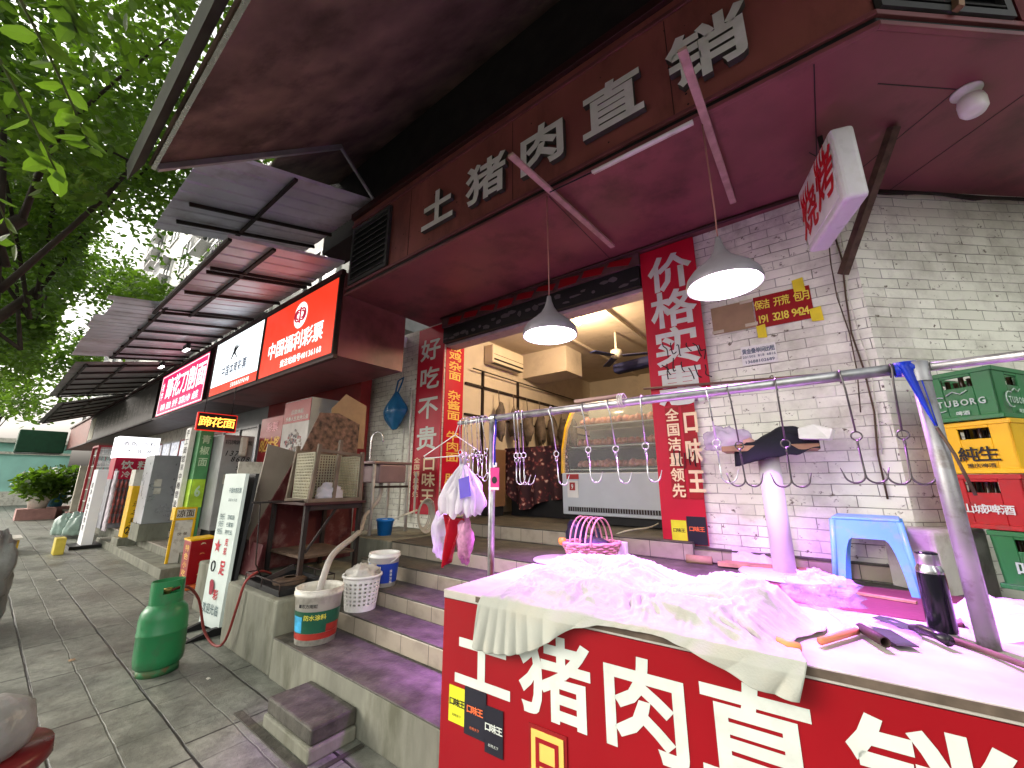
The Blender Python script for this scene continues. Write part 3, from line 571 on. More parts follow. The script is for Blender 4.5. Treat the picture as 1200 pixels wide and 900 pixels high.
# ================================================================== STANDING SIGNS AND CLUTTER ON THE PAVEMENT, FAR TO NEAR
def boxsign(name, label, x, y0, y1, z0, z1, dep, mats, lean=0, cat='sign'):
    """a standing box whose broad face looks along +X and whose narrow face looks at the street"""
    t = thing(name, label, cat, (x-dep/2, (y0+y1)/2, z0)); m = MB()
    m.prism([(x-dep,y0,z0),(x,y0,z0),(x,y1,z0),(x-dep,y1,z0)][::-1], (-lean,0,z1-z0)); part('body', m, mats, t, bevel=.006); return t
# white box sign far left
t = boxsign('standing_sign', 'tall white standing box sign with a column of black characters', -13.3, 1.6, 1.78, .07, 1.72, .55, EM('white_standing_face', (.7,.7,.72), .08))
m = MB(); column(m, '纯净水批发零售', (-13.57,1.6,1.36), XP, ZP, .12, .22, .155, bold=.03); part('lettering', m, INKB, t)
m = MB(); m.box(-13.95,-13.2,1.42,1.95,0,.07); part('foot', m, BLACK, t)
tag(MB().box(-12.95,-12.6,1.15,1.3,0,.32).build('yellow_box', M('yellow_foam_box', (.62,.50,.08), .6, var=.2), bevel=.01), 'small yellow box on the pavement before the tall white box sign', 'box')
# yellow sign on a concrete plinth
m = MB(); m.box(-12.5,-11.85,1.95,2.38,0,.30); tag(m.build('concrete_plinth', CONC, bevel=.015), 'low concrete plinth carrying the yellow standing sign', 'plinth')
t = boxsign('standing_sign', 'yellow standing sign with handwritten black characters on a concrete plinth', -11.9, 2.02, 2.30, .302, 1.70, .4, YELLOW)
m = MB(); m.box(-12.3,-11.896,2.012,2.30,1.36,1.705); part('white_header', m, WHITED, t)
m = MB(); column(m, '洗发理发', (-11.9,2.16,.98), YP, ZP, .10, .14, .17, bold=.02, slant=.25, off=.004); row(m, '28', (-11.9,2.14,.45), YP, ZP, .16, .13, .2, bold=.02, off=.004)
m.tube([(-11.892,2.14+.11*math.cos(a),.45+.10*math.sin(a)) for a in [i*.42 for i in range(15)]], .006, 5); part('lettering', m, INKB, t)
# drinks cooler
t = thing('drinks_cooler', 'upright drinks cooler with a bright white header and a red panel reading drinks', 'cooler', (-14.9,2.42,.3))
m = MB(); m.box(-15.2,-14.56,2.02,2.80,.3,1.5); m.cur = 1
for k in range(5):
    for j in range(9): m.lathe([(.028,0),(.03,.12),(.012,.17),(.012,.2)], (-14.53,2.08+j*.082,.42+k*.215), 7)
part('cabinet', m, [M('cooler_shelf', (.25,.25,.28), .4, var=.3), M('bottles', (.5,.14,.12), .2, var=.8, scale=6)], t)
m = MB(); m.box(-15.2,-14.50,2.02,2.80,1.5,2.05); part('red_header', m, M('cherry_panel', (.45,.012,.05), .4), t)
m = MB(); row(m, '饮料', (-14.5,2.42,1.86), YP, ZP, .2, .2, .32, bold=.045); row(m, '冷饮', (-14.5,2.42,1.62), YP, ZP, .15, .15, .3, bold=.03); part('lettering', m, LETTER, t)
m = MB(); m.box(-15.2,-14.48,2.0,2.82,2.052,2.60); part('light_header', m, EM('cooler_light', (.95,.95,1), .8), t)
m = MB(); row(m, '香烟 饮料', (-14.48,2.42,2.42), YP, ZP, .11, .11, .15, bold=.02); row(m, '冰淇淋', (-14.48,2.42,2.22), YP, ZP, .1, .1, .2, bold=.02); part('header_lettering', m, M('grey_print', (.3,.3,.33), .6), t)
tag(MB().box(-13.9,-13.86,1.97,2.0,.3,1.75).box(-13.9,-13.5,1.96,1.985,.32,1.7).build('poster_stand', M('pale_poster', (.55,.5,.55), .4, var=.6, scale=7)), 'narrow colourful poster panel between the white box sign and the drinks cooler', 'poster')
# grey cabinet
t = thing('grey_cabinet', 'tall pale grey metal cabinet with paper notices stuck on its side', 'cabinet', (-11.3,2.36,.6))
m = MB(); m.box(-11.7,-11,2.10,2.62,.62,1.99); part('body', m, M('satin_grey_steel', (.40,.41,.44), .3, metal=.5, var=.1), t, bevel=.01)
m = MB(); m.box(-11.0,-10.997,2.18,2.3,1.35,1.5); m.box(-11.0,-10.997,2.2,2.31,1.2,1.32); part('paper_notice', m, WHITED, t)
m = MB(); m.box(-11.72,-10.98,2.08,2.64,.30,.62); part('base', m, CONC, t)
# white strip sign and green sign
t = boxsign('strip_sign', 'narrow white upright sign strip with black characters', -9, 2.15, 2.23, .98, 2.42, .28, WHITE)
m = MB(); column(m, '手工面馆早中晚营业', (-9.14,2.15,2.32), XP, ZP, .11, .17, .155, bold=.03); part('lettering', m, INKB, t)
m = MB(); m.tube([(-9.14,2.19,.3),(-9.14,2.19,.98)], .02); part('post', m, STEEL, t)
t = boxsign('standing_sign', 'green standing sign fading to lime with white characters', -8.8, 2.25, 2.45, .3, 2.36, .3, M('green_sign', (.09,.30,.12), .4))
m = MB(); m.box(-8.7999,-8.796,2.255,2.445,1.02,1.5); m.box(-9.1,-8.8,2.244,2.2495,1.02,1.5); part('lime_panel', m, M('lime_panel', (.42,.66,.05), .4, var=.3), t)
m = MB(); column(m, '青椒面', (-8.8,2.35,2.2), YP, ZP, .14, .12, .2, bold=.03, off=.004); put(m, '6', (-8.8,2.35,1.3), YP, ZP, .14, .22, bold=.05, off=.006); part('lettering', m, M('pale_green_letter', (.55,.75,.5), .5), t)
# grey board with handwriting
t = thing('grey_board', 'grey metal cabinet covered with black handwriting under the LED sign', 'cabinet', (-8.6,2.58,.6))
m = MB(); m.box(-8.9,-8.3,2.47,2.95,.66,2.27); part('body', m, M('satin_grey', (.29,.30,.30), .4, var=.12, dirt=(.2,.2,.19), damt=.5), t, bevel=.008)
m = MB(); m.box(-8.8,-8.32,2.5,2.92,.3,.66); part('base', m, BLACK, t)
m = MB(); row(m, '招牌蹄花面', (-8.3,2.71,2.14), YP, ZP, .075, .075, .085, bold=.02); row(m, '1376', (-8.3,2.66,1.95), YP, ZP, .11, .1, .14, bold=.02, slant=.25); row(m, '8608', (-8.3,2.77,1.85), YP, ZP, .11, .1, .14, bold=.02, slant=.25); row(m, '外卖', (-8.3,2.82,1.7), YP, ZP, .09, .09, .1, bold=.02, slant=.2); part('handwriting', m, INKB, t)
m = MB(); m.box(-8.2999,-8.297,2.55,2.68,1.42,1.58); part('paper_notice', m, WHITED, t)
t = tag(MB().box(-8.25,-8.18,2.7,2.82,1.9,2.25).build('roll', WHITED, bevel=.03), 'white plastic roll hanging against the grey handwritten cabinet', 'roll')
# yellow frame sign
t = thing('a_frame_sign', 'white sign board in a yellow plastic frame standing on the pavement', 'sign', (-8.8,2.22,0))
m = MB(); m.box(-9.0,-8.79,2.09,2.40,.82,1.03); m.box(-8.82,-8.78,2.08,2.12,.0,.82); m.box(-8.82,-8.78,2.36,2.40,0,.82); m.box(-8.82,-8.78,2.12,2.36,0,.12); m.box(-9.2,-9.16,2.08,2.4,0,.1); part('frame', m, YELLOW, t, bevel=.008)
m = MB(); m.box(-8.81,-8.785,2.12,2.36,.12,.82); m.box(-8.789,-8.786,2.12,2.37,.86,1.0); part('board', m, WHITED, t)
m = MB(); row(m, '凉面', (-8.786,2.245,.93), YP, ZP, .11, .1, .12, bold=.03); row(m, '快餐', (-8.785,2.24,.6), YP, ZP, .05, .05, .08, bold=0); column(m, '营业中', (-9.08+.2,2.088,.6), XP, ZP, .08, .1, .14, bold=.02); part('lettering', m, M('brown_ink', (.08,.06,.04), .6), t)
# red box sign
t = thing('red_box_sign', 'small red standing box sign with a column of food pictures', 'sign', (-7.42,2.16,0))
m = MB(); m.prism([(-7.62,2.0,.05),(-7.30,2.0,.05),(-7.42,2.33,.05),(-7.75,2.33,.05)][::-1], (-.05,0,.58)); part('body', m, RED, t, bevel=.008)
U_ = Vector((-.12,.33,0)).normalized(); n_ = U_.cross(ZP)
for k in range(4):
    m = MB(); m.lathe([(0,0),(.045,.002),(.05,.0)], Vector((-7.37,2.165,.14+k*.135))-Vector((.05*(.14+k*.135)/.58-.004,0,0))+n_*.006, 18, axis=n_.to_track_quat('Z','Y').to_matrix()); part('food_picture', m, M('dish_%d' % k, ((.5,.3,.08),(.15,.2,.06),(.4,.12,.05),(.55,.45,.3))[k], .5, var=.6, scale=40), t)
m = MB(); m.box(-7.8,-7.22,1.97,2.36,0,.05); part('foot', m, M('orange_foot', (.55,.12,.03), .5), t, bevel=.01)
m = MB(); m.prism([(-7.67,1.99,.632),(-7.345,1.99,.632),(-7.465,2.335,.632),(-7.80,2.335,.632)][::-1], (0,0,.025)); part('rim', m, YELLOW, t)
m = MB(); column(m, '特色小吃', (-7.47,2.0,.53), XP, ZP, .08, .15, .11, bold=.03); part('lettering', m, YELLOWT, t)
# white lottery standee with black feet
t = thing('standee', 'white roll-up standee with a red star, leaning on black feet beside the concrete block', 'standee', (-5.15,1.68,0))
SX0, SX1 = -5.42, -4.98
m = MB(); m.prism([(SX0,1.66,.04),(SX1,1.70,.04),(SX1+.02,1.73,1.56),(SX0-.02,1.69,1.56)][::-1], (.01,.03,0)); part('panel', m, M('standee_print', (.60,.68,.64), .4, var=.05), t)
m = MB(); m.prism([(SX0+.02,1.705,.04),(SX1+.02,1.74,.04),(SX1+.015,1.83,1.56),(SX0+.01,1.79,1.56)][::-1], (.01,.03,0)); part('back_panel', m, BLACK, t)
SU = Vector((.44,.04,0)).normalized(); SV = Vector((0,.03,1.52)).normalized(); S = lambda x, z: Vector((x,1.66+.04*(x-SX0)/.44+.03*z/1.52-.002,z))
m = MB(); row(m, '中国体育彩票', S(-5.13,1.38), SU, SV, .055, .04, .047, bold=.02); row(m, '超级大乐透', S(-5.15,1.28), SU, SV, .03, .03, .04, bold=0)
for k, q in enumerate(('顶呱刮','七星彩','排列五')): row(m, q, S(-5.12,1.10-k*.075), SU, SV, .045, .045, .055, bold=.02); row(m, '快乐', S(-5.32,1.10-k*.075), SU, SV, .06, .055, .06, bold=.01)
row(m, '欢迎光临', S(-5.22,.20), SU, SV, .09, .07, .09, bold=.02); part('lettering', m, M('slate_ink', (.10,.16,.17), .6), t)
m = MB(); m.add([S(-5.30,.80)+(SU*math.sin(k*math.pi/5)+SV*math.cos(k*math.pi/5))*(.075 if k % 2 == 0 else .03)-Vector((0,.003,0)) for k in range(10)], [tuple(range(10))]); column(m, '竞彩', S(-5.12,.85), SU, SV, .07, .06, .09, bold=.03); put(m, '足', S(-5.12,.6), SU, SV, .1, .13, bold=.04); put(m, '彩', S(-5.16,.34), SU, SV, .09, .09, bold=.04); part('red_mark', m, M('standee_red', (.5,.02,.04), .5), t)
m = MB(); m.lathe([(0,0),(.075,0)], S(-5.28,.40)-Vector((0,.003,0)), 20, axis=Matrix.Rotation(R(90),3,'X')); part('maroon_disc', m, M('standee_maroon', (.25,.01,.03), .5), t)
m = MB(); m.tube([S(-5.32,.60)+(SU*math.cos(a)*.04+SV*math.sin(a)*.05)-Vector((0,.003,0)) for a in [i*.5236 for i in range(12)]], .006, 5, closed=True); part('ball_mark', m, INKB, t)
for x in (-5.35,-5.02):
    m = MB(); m.prism([(x,1.42,0),(x,1.98,0),(x,1.74,.07),(x,1.66,.07)], (.05,0,0)); part('foot', m, BLACK, t)
# LPG cylinder
t = thing('gas_cylinder', 'green gas cylinder standing on the pavement', 'gas cylinder', (-4.47,1.14,0)); t.rotation_euler = (.035,-.045,0)
GR = M('green_enamel', (.02,.17,.06), .35, var=.12, dirt=(.05,.10,.05), damt=.85, dscale=5, bump=.1, bscale=60)
m = MB(); m.lathe([(.0,.03),(.12,.035),(.155,.07),(.162,.12),(.162,.285),(.165,.29),(.165,.305),(.162,.31),(.162,.40),(.150,.46),(.115,.505),(.06,.525),(0,.53)], (-4.47,1.14,0), 36); part('body', m, GR, t)
m = MB()
for k in range(40):                                                        # collar with two hand slots
    a0_, a1_ = 2*math.pi*k/40, 2*math.pi*(k+1)/40
    def rb(r, z0, z1):
        p = [Vector((-4.47+r*math.cos(a)*1., 1.14+r*math.sin(a), z)) for z in (z0,z1) for a in (a0_,a1_)]; q = [Vector((-4.47+(p_.x+4.47)*.94, 1.14+(p_.y-1.14)*.94, p_.z)) for p_ in p]
        m.add(p+q, [(0,1,3,2),(5,4,6,7),(2,3,7,6),(0,4,5,1),(0,2,6,4),(1,5,7,3)])
    slot = (k+3) % 20 < 7
    rb(.112,.50,.585)
    if not slot: rb(.112,.585,.635)
    rb(.112,.635,.68)
part('collar', m, GR, t)
m = MB(); m.lathe([(.13,0),(.135,.0),(.135,.05),(.13,.05)], (-4.47,1.14,0), 30); part('foot_ring', m, M('rust_worn_green', (.03,.13,.05), .6, var=.3, dirt=(.12,.055,.025), damt=.9, dscale=14), t)
m = MB(); m.lathe([(.1625,.298),(.1665,.2985),(.1665,.2995),(.1625,.30)], (-4.47,1.14,0), 36); part('weld_seam', m, M('rust_worn_green'), t)
m = MB(); m.lathe([(.02,0),(.02,.06),(.035,.065),(.035,.09),(.01,.095)], (-4.47,1.14,.525), 12); part('valve', m, M('brass', (.5,.36,.12), .4, metal=.8), t)
# red gas hose
m = MB(); m.tube([(-4.45,1.16,.6),(-4.5,1.3,.62),(-4.7,1.45,.50),(-4.78,1.52,.2),(-4.6,1.56,.06),(-4.42,1.56,.12),(-4.3,1.58,.38),(-4.28,1.62,.58),(-4.3,1.75,.68),(-4.42,1.9,.63)], .011, 8)
def smooth_pts(pts, n=6):
    P = [Vector(p) for p in pts]; out = []
    for i in range(len(P)-1):
        a, b, c, d = P[max(i-1,0)], P[i], P[i+1], P[min(i+2,len(P)-1)]
        for k in range(n):
            t_ = k/n; out.append(.5*((2*b)+(c-a)*t_+(2*a-5*b+4*c-d)*t_*t_+(3*b-a-3*c+d)*t_**3))
    return out+[P[-1]]
m = MB(); m.tube(smooth_pts([(-4.47,1.14,.60),(-4.55,1.27,.585),(-4.72,1.42,.42),(-4.72,1.50,.15),(-4.55,1.55,.05),(-4.42,1.58,.12),(-4.33,1.6,.40),(-4.30,1.63,.60),(-4.33,1.75,.66),(-4.45,1.9,.60)]), .011, 8)
tag(m.build('gas_hose', M('red_rubber_hose', (.22,.035,.03), .5)), 'dark red rubber gas hose looping from the cylinder up to the burner', 'hose')
# stone slab step at the kerb
t = thing('slab_step', 'stack of two rough stone slabs used as a step against the kerb wall', 'slab', (-2.7,1.5,0))
for z0, z1, d in ((0,.075,0),(.079,.165,.012)):
    m = MB(); m.box(-3.0+d,-2.42-d,1.345+d,1.632,z0,z1); part('slab', m, [CONCD if z0 else CONC], t, bevel=.012)
m = MB(); m.box(-3.3,-2.36,1.29,1.34,0,.008); m.box(-2.36,-2.33,1.29,1.63,0,.008); tag(m.build('mortar_smear', CONCD), 'thin mortar strip on the pavement around the slab step', 'mortar')
LB = ('white paper scrap on the pavement beside the standee foot','small pale scrap on the pavement near the gas cylinder','crumpled receipt on the pavement in front of the slab step','brown leaf on the pavement left of the gas cylinder','pale wrapper on the pavement near the yellow box')
for (x,y,s_,mt), lb in zip(((-5.6,1.35,.05,WHITE),(-4.0,1.35,.025,WHITED),(-2.6,.95,.03,WHITED),(-5.3,.75,.04,CARD),(-9.5,1.0,.06,WHITED)), LB):
    m = MB(); m.grid(lambda u, v: (x+s_*(u-.5)*1.6, y+s_*(v-.5), .004+.25*s_*abs(noise.noise(Vector((u*4+x,v*4,1))))), 6, 5); tag(m.build('scrap', mt), lb, 'litter')
# foreground things on the left
t = thing('covered_stool', 'round dark red stool with crumpled grey plastic on top at the left edge', 'stool', (-2.62,.16,0))
m = MB(); m.lathe([(0,.43),(.19,.43),(.215,.46),(.21,.50),(.0,.505)], (-2.62,.16,0), 28); part('seat', m, M('dark_red_vinyl', (.13,.012,.014), .3), t)
for a in range(4):
    m = MB(); m.tube([(-2.62+.14*math.cos(a*1.57+.7),.16+.14*math.sin(a*1.57+.7),.44),(-2.62+.19*math.cos(a*1.57+.7),.16+.19*math.sin(a*1.57+.7),0)], .014); part('leg', m, DARK, t)
def crumple(c, rx, ry, rz, seed, amp=.28, n=26, fr=2.6, flat=True):
    c = Vector(c); m = MB()
    def fn(u, v):
        a = u*2*math.pi; b = (v-.5)*math.pi; d = Vector((math.cos(a)*math.cos(b), math.sin(a)*math.cos(b), math.sin(b)))
        k = 1+amp*(noise.noise(d*fr+Vector((seed,0,0)))+.6*abs(noise.noise(d*fr*2.6+Vector((0,seed,0))))); p = Vector((d.x*rx*k, d.y*ry*k, d.z*rz*k))
        if flat: p.z = max(p.z, -rz*.5)
        return c+p
    m.grid(fn, n, n//2, True); return m
tag(crumple((-2.62,.15,.575), .19,.16,.12, 3, .16, 34, 1.7).build('plastic_bundle', M('grey_film', (.26,.27,.25), .3, var=.2, bump=.6, bscale=25, transl=.1)), 'crumpled grey plastic bundle lying on the dark red stool', 'bundle')
tag(crumple((-6.95,.16,.36), .40,.24,.56, 8, .3, 34).build('covered_pile', M('grey_film', (.26,.27,.25), .3)), 'heap under grey plastic sheeting at the left edge beyond the stool', 'heap')
t = thing('yellow_crate', 'yellow slatted plastic crate on the pavement far left', 'crate', (-13.9,.5,0))
m = MB()
for k in range(9): m.box(-14.2+k*.072,-14.2+k*.072+.045,.28,.72,.03,.27)
part('slats', m, M('ochre_plastic', (.5,.32,.03), .5), t); m = MB(); m.box(-14.24,-13.5,.25,.75,.27,.31); part('lid', m, WHITED, t)
for i, (x, y, s) in enumerate(((-16.2,1.55,.33),(-15.8,1.75,.36),(-16.6,1.7,.30))):
    o = crumple((x,y,s*.75), s*.8, s*.55, s, 20+i*7, .4, 26).build('refuse_bag', M('pale_green_bag', (.36,.48,.42), .25, var=.2, bump=.6, bscale=18, transl=.15)); tag(o, ('bulging pale green plastic bag, nearest of three on the pavement','bulging pale green plastic bag, tallest of three by the drinks shop','bulging pale green plastic bag, farthest of three on the pavement')[(1,0,2)[i] if False else (1,0,2)[i]], 'bag', 'pale green bags on the pavement')
# glass display case and pipes at the far shops
t = thing('display_case', 'tall glass display case with lit shelves outside the glass case shop', 'display case', (-17.6,2.3,.3))
m = MB()
for y in (1.98,2.66):
    for x in (-18.2,-17.2): m.box(x-.03,x+.03,y-.03,y+.03,.3,2.45)
m.box(-18.23,-17.17,1.95,2.69,2.45,2.5); m.box(-18.23,-17.17,1.95,2.69,.3,.55); part('frame', m, [M('case_red', (.30,.02,.03), .5)], t)
for k in range(5):
    m = MB(); m.box(-18.15,-17.25,2.0,2.64,.85+k*.34,.87+k*.34); m.cur = 1
    for j in range(6): m.box(-17.45,-17.25,2.02+j*.1,2.09+j*.1,.871+k*.34,1.03+k*.34)
    part('shelf', m, [WHITE, M('packets', (.55,.56,.55), .5, var=.6, scale=11)], t)
m = MB(); m.box(-17.195,-17.19,2.01,2.63,.56,2.44); part('glass', m, GLASS, t)
for i, x in enumerate((-20.5,-22.5)):
    t = thing('shop_post', ('pale square post standing before the glass case shop, nearer one','pale square post standing before the glass case shop, farther one')[i], 'post', (x,2.3,0), 'pale posts by the far shops')
    m = MB(); m.box(x-.12,x+.12,2.2,2.44,.32,2.0); part('shaft', m, M('pale_post', (.45,.42,.34), .7), t); m = MB(); m.box(x-.2,x+.2,2.12,2.5,0,.32); part('base', m, M('pink_stone', (.36,.19,.17), .7, var=.2), t)
# ================================================================== THE COOKING CORNER BY THE STEPS
def leaning(name, label, quadpts, t, mats, cat='board'):
    m = MB(); q = [Vector(p) for p in quadpts]; n = (q[1]-q[0]).cross(q[-1]-q[0]).normalized(); m.prism([p for p in q[::-1]], n*t)
    return tag(m.build(name, mats, bevel=.002), label, cat)
leaning('beige_board', 'beige laminated board leaning behind the dark red board', [(-5.15,1.86,.56),(-5.15,2.9,.56),(-5.3,2.9,1.80),(-5.22,2.34,1.83),(-5.22,2.0,1.91)], .018, M('beige_laminate', (.27,.225,.18), .5, var=.08, dirt=(.2,.16,.12), damt=.4))
leaning('red_board', 'big scuffed dark red board leaning behind the cart', [(-4.90,1.83,.90),(-4.90,1.86,.56),(-4.90,3.0,.56),(-5.0,3.0,1.75),(-5.0,2.6,1.88),(-5.0,2.28,1.84)], .018, M('scuffed_red_laminate', (.075,.014,.014), .7, spec=.2, var=.2, dirt=(.2,.14,.12), damt=.5, dscale=5))
leaning('red_board', 'low dark red board standing on edge along the block behind the burner tray', [(-5.48,1.84,.54),(-4.62,1.84,.54),(-4.62,1.88,.85),(-5.48,1.88,.87)], .018, M('dark_red_laminate', (.06,.012,.014), .7, spec=.15, var=.2, dirt=(.16,.1,.09), damt=.35, dscale=6))
leaning('cream_panel', 'small cream printed panel propped behind the white standee', [(-5.9,1.95,1.2),(-5.9,2.3,1.2),(-5.95,2.25,1.72),(-5.95,1.97,1.72)], .02, WHITED)
WPL = leaning('printed_board', 'brown board with carved pattern propped behind the wire crate', [(-4.72,2.18,1.30),(-4.72,2.85,1.30),(-4.78,2.90,2.20),(-4.78,2.60,2.31),(-4.78,2.36,2.29),(-4.72,2.16,1.8)], .02, M('patterned_wood', (.11,.062,.045), .6, var=.85, scale=16, bump=.8, bscale=22))
leaning('cardboard_sheet', 'torn brown cardboard sheet propped behind the patterned board', [(-4.95,2.6,1.9),(-4.95,3.1,1.9),(-5.0,3.12,2.5),(-5.0,2.8,2.62),(-5.0,2.62,2.4)], .01, CARD)
# poster kiosk of the lottery shop
t = thing('poster_kiosk', 'tall grey kiosk with a red and white lottery poster on its front', 'kiosk', (-6.8,3.4,.54))
m = MB(); m.box(-7.35,-6.4,3.02,3.85,.54,2.80); part('body', m, GREYP, t)
m = MB(); m.box(-7.34,-6.41,3.012,3.0195,1.5,2.42); part('white_poster', m, M('crowd_photo', (.50,.50,.48), .5, var=.15), t)
m = MB(); m.box(-7.34,-6.41,3.012,3.0195,2.422,2.79); part('red_header', m, RED, t)
m = MB(); row(m, '公益体彩', (-6.85,3.012,2.60), XP, ZP, .07, .09, .11, bold=.03); row(m, '乐善人生支持公益', (-6.85,3.012,2.49), XP, ZP, .07, .08, .1, bold=.03); part('lettering', m, LETTER, t)
m = MB(); rng = random.Random(3)
for k in range(150):
    a = rng.random()*6.28; r = math.sqrt(rng.random()); x = -6.88+r*.36*math.cos(a); z = 1.93+r*.36*math.sin(a); s = .012+.014*rng.random()
    m.cur = k % 3; m.box(x-s,x+s,3.0095-.0001*(k % 7),3.0118,z-s,z+s)
part('crowd_picture', m, [M('crowd_dark', (.10,.10,.11), .6), M('crowd_mid', (.28,.25,.22), .6), M('crowd_red', (.3,.12,.12), .6)], t)
t = thing('lottery_poster', 'red lottery poster with orange script beside the grey kiosk', 'poster', (-8.0,3.0,1.6))
m = MB(); m.box(-8.3,-7.4,3.03,3.045,1.72,2.6); part('sheet', m, RED, t)
m = MB(); row(m, '彩票', (-7.8,3.03,2.42), XP, ZP, .16, .2, .24, bold=.03); part('title', m, M('pink_print', (.75,.35,.4), .5), t)
m = MB(); row(m, '8亿大奖', (-7.85,3.03,2.1), XP, ZP, .24, .2, .22, bold=.045, slant=.2); part('script', m, YELLOWT, t)
# cart with crate
t = thing('cart', 'rusty dark angle-iron cart with a maroon top standing on the concrete block', 'cart', (-4.5,2.3,.535))
m = MB(); m.box(-4.95,-4.10,1.98,2.66,1.245,1.272); part('top', m, MAROOND, t, bevel=.004)
for x in (-4.15,-4.88):
    for y in (2.03,2.61):
        m = MB(); m.box(x-.02,x+.02,y-.02,y-.014,.537,1.244); m.box(x+.014,x+.02,y-.014,y+.02,.537,1.244); m.box(x-.02,x+.014,y-.014,y+.006,.537,1.244); part('leg', m, DARK, t)
m = MB(); m.box(-4.88,-4.15,2.04,2.60,.74,.765); part('shelf', m, RUST, t)
m = MB(); m.beam((-4.13,2.05,1.22),(-4.13,2.6,1.22),.03,.05); m.beam((-4.13,2.05,.8),(-4.13,2.33,1.2),.02); part('brace', m, DARK, t)
m = MB(); m.tube([(-4.2,1.55,1.29),(-4.2,2.15,1.285)], .008); m.tube([(-4.2,1.62,1.28),(-4.22,1.66,.75),(-4.25,1.75,.60)], .006); part('rod', m, DARK, t)
t = thing('wire_crate', 'off-white plastic mesh crate in a wooden frame lying open on the cart', 'crate', (-4.35,2.32,1.273))
m = MB()
for x in (-4.62,-4.14):
    m.beam((x,2.02,1.29),(x,2.62,1.29),.035); m.beam((x,2.04,1.29),(x-.02,2.10,1.86),.035); m.beam((x,2.60,1.29),(x-.02,2.60,1.80),.035); m.beam((x-.02,2.08,1.80),(x-.02,2.62,1.76),.03)
for y in (2.03,2.61): m.beam((-4.62,y,1.29),(-4.14,y,1.29),.03)
m.beam((-4.16,2.30,1.29),(-4.18,2.34,1.92),.035)
part('frame', m, M('grimy_wood', (.13,.10,.075), .8, var=.3), t)
def mesh_panel(m, o, U, V, w_, h_, nu, nv, r=.004):
    o, U, V = Vector(o), Vector(U).normalized(), Vector(V).normalized()
    for i in range(nu+1): a = o+U*(w_*i/nu); m.beam(a, a+V*h_, r*2)
    for j in range(nv+1): a = o+V*(h_*j/nv)+U.cross(V)*.001; m.beam(a, a+U*w_, r*2)
MESHW = M('grimy_cream_plastic', (.33,.31,.22), .6, var=.2, dirt=(.2,.17,.1), damt=.5)
m = MB(); mesh_panel(m, (-4.56,2.07,1.31), YP, ZP, .5, .46, 16, 15, .0055); part('mesh_back', m, MESHW, t)
m = MB(); mesh_panel(m, (-4.54,2.06,1.31), XP, ZP, .38, .46, 11, 15, .0055); part('mesh_side', m, MESHW, t)
m = MB(); mesh_panel(m, (-4.54,2.57,1.31), XP, ZP, .38, .44, 11, 15, .0055); part('mesh_side', m, MESHW, t)
tag(crumple((-4.25,2.30,1.345), .09,.13,.10, 5, .4).build('plastic_bundle', SHEET), 'crumpled clear plastic bag lying inside the wire crate', 'bag')
# burner tray
t = thing('burner_tray', 'black steel burner tray with a wire rim on the concrete block', 'tray', (-4.15,2.0,.536))
m = MB(); m.box(-4.50,-3.78,1.70,2.18,.537,.552)
for a in ((-4.50,-3.78,1.70,1.715),(-4.50,-3.78,2.165,2.18),(-4.50,-4.485,1.715,2.165),(-3.795,-3.78,1.715,2.165)): m.box(*a,.552,.585)
part('pan', m, BLACK, t)
m = MB(); m.tube([(-4.5,1.7,.64),(-3.78,1.7,.64),(-3.78,2.18,.64),(-4.5,2.18,.64)], .006, closed=True)
for x, y in ((-4.5,1.7),(-3.78,1.7),(-3.78,2.18),(-4.5,2.18),(-4.14,1.7),(-4.14,2.18)): m.tube([(x,y,.56),(x,y,.64)], .005)
m.beam((-4.2,1.75,.60),(-4.1,1.95,.70),.03,.04); part('rim', m, DARK, t)
m = MB(); m.lathe([(.14,0),(.15,.03),(.08,.05),(.05,.05)], (-4.15,1.95,.553), 22); part('burner', m, RUST, t)
# sink
t = thing('sink', 'steel wash stand with a maroon basin on pale legs beside the left banner', 'sink', (-4.95,3.42,.80))
m = MB(); m.box(-5.22,-4.70,3.12,3.74,1.70,1.735); part('worktop', m, M('dull_pinkish_steel', (.20,.14,.14), .4, metal=.3, var=.2), t, bevel=.006)
m = MB(); m.box(-5.18,-4.715,3.22,3.66,1.45,1.699); part('basin', m, M('mauve_basin', (.22,.15,.16), .4, metal=.2, var=.15), t, bevel=.02)
m = MB(); m.beam((-4.72,3.16,1.40),(-4.72,3.70,1.40),.03); part('stretcher', m, DARK, t)
for x in (-5.18,-4.73):
    for y in (3.15,3.71): m = MB(); m.tube([(x,y,.802),(x,y,1.699)], .022, 10); part('leg', m, M('pale_leg', (.42,.40,.37), .5, var=.25, dirt=(.2,.12,.08), damt=.6), t)
m = MB(); m.tube(smooth_pts([(-5.0,3.25,1.70),(-5.0,3.25,2.05),(-4.98,3.30,2.15),(-4.93,3.36,2.12),(-4.92,3.38,2.02)]), .012); part('tap', m, CHROME, t)
m = MB(); m.tube(smooth_pts([(-4.85,3.35,1.45),(-4.8,3.3,1.25),(-4.7,3.05,1.05),(-4.3,2.75,.95),(-3.95,2.45,.92),(-3.6,2.05,.85),(-3.42,1.88,.72),(-3.36,1.80,.50)]), .027, 10); part('drain_hose', m, M('ribbed_grey_hose', (.36,.34,.31), .5, var=.15, bump=.3, bscale=90), t)
m = MB(); m.tube([(-5.1,3.98,.9),(-5.1,3.98,2.9)], .02); m.tube([(-5.25,3.98,.9),(-5.25,3.98,2.3)], .014); m.tube([(-4.9,3.99,1.0),(-4.9,3.99,1.6)], .016); tag(m.build('water_pipe', WHITED), 'white water pipes running up the wall behind the sink', 'pipe')
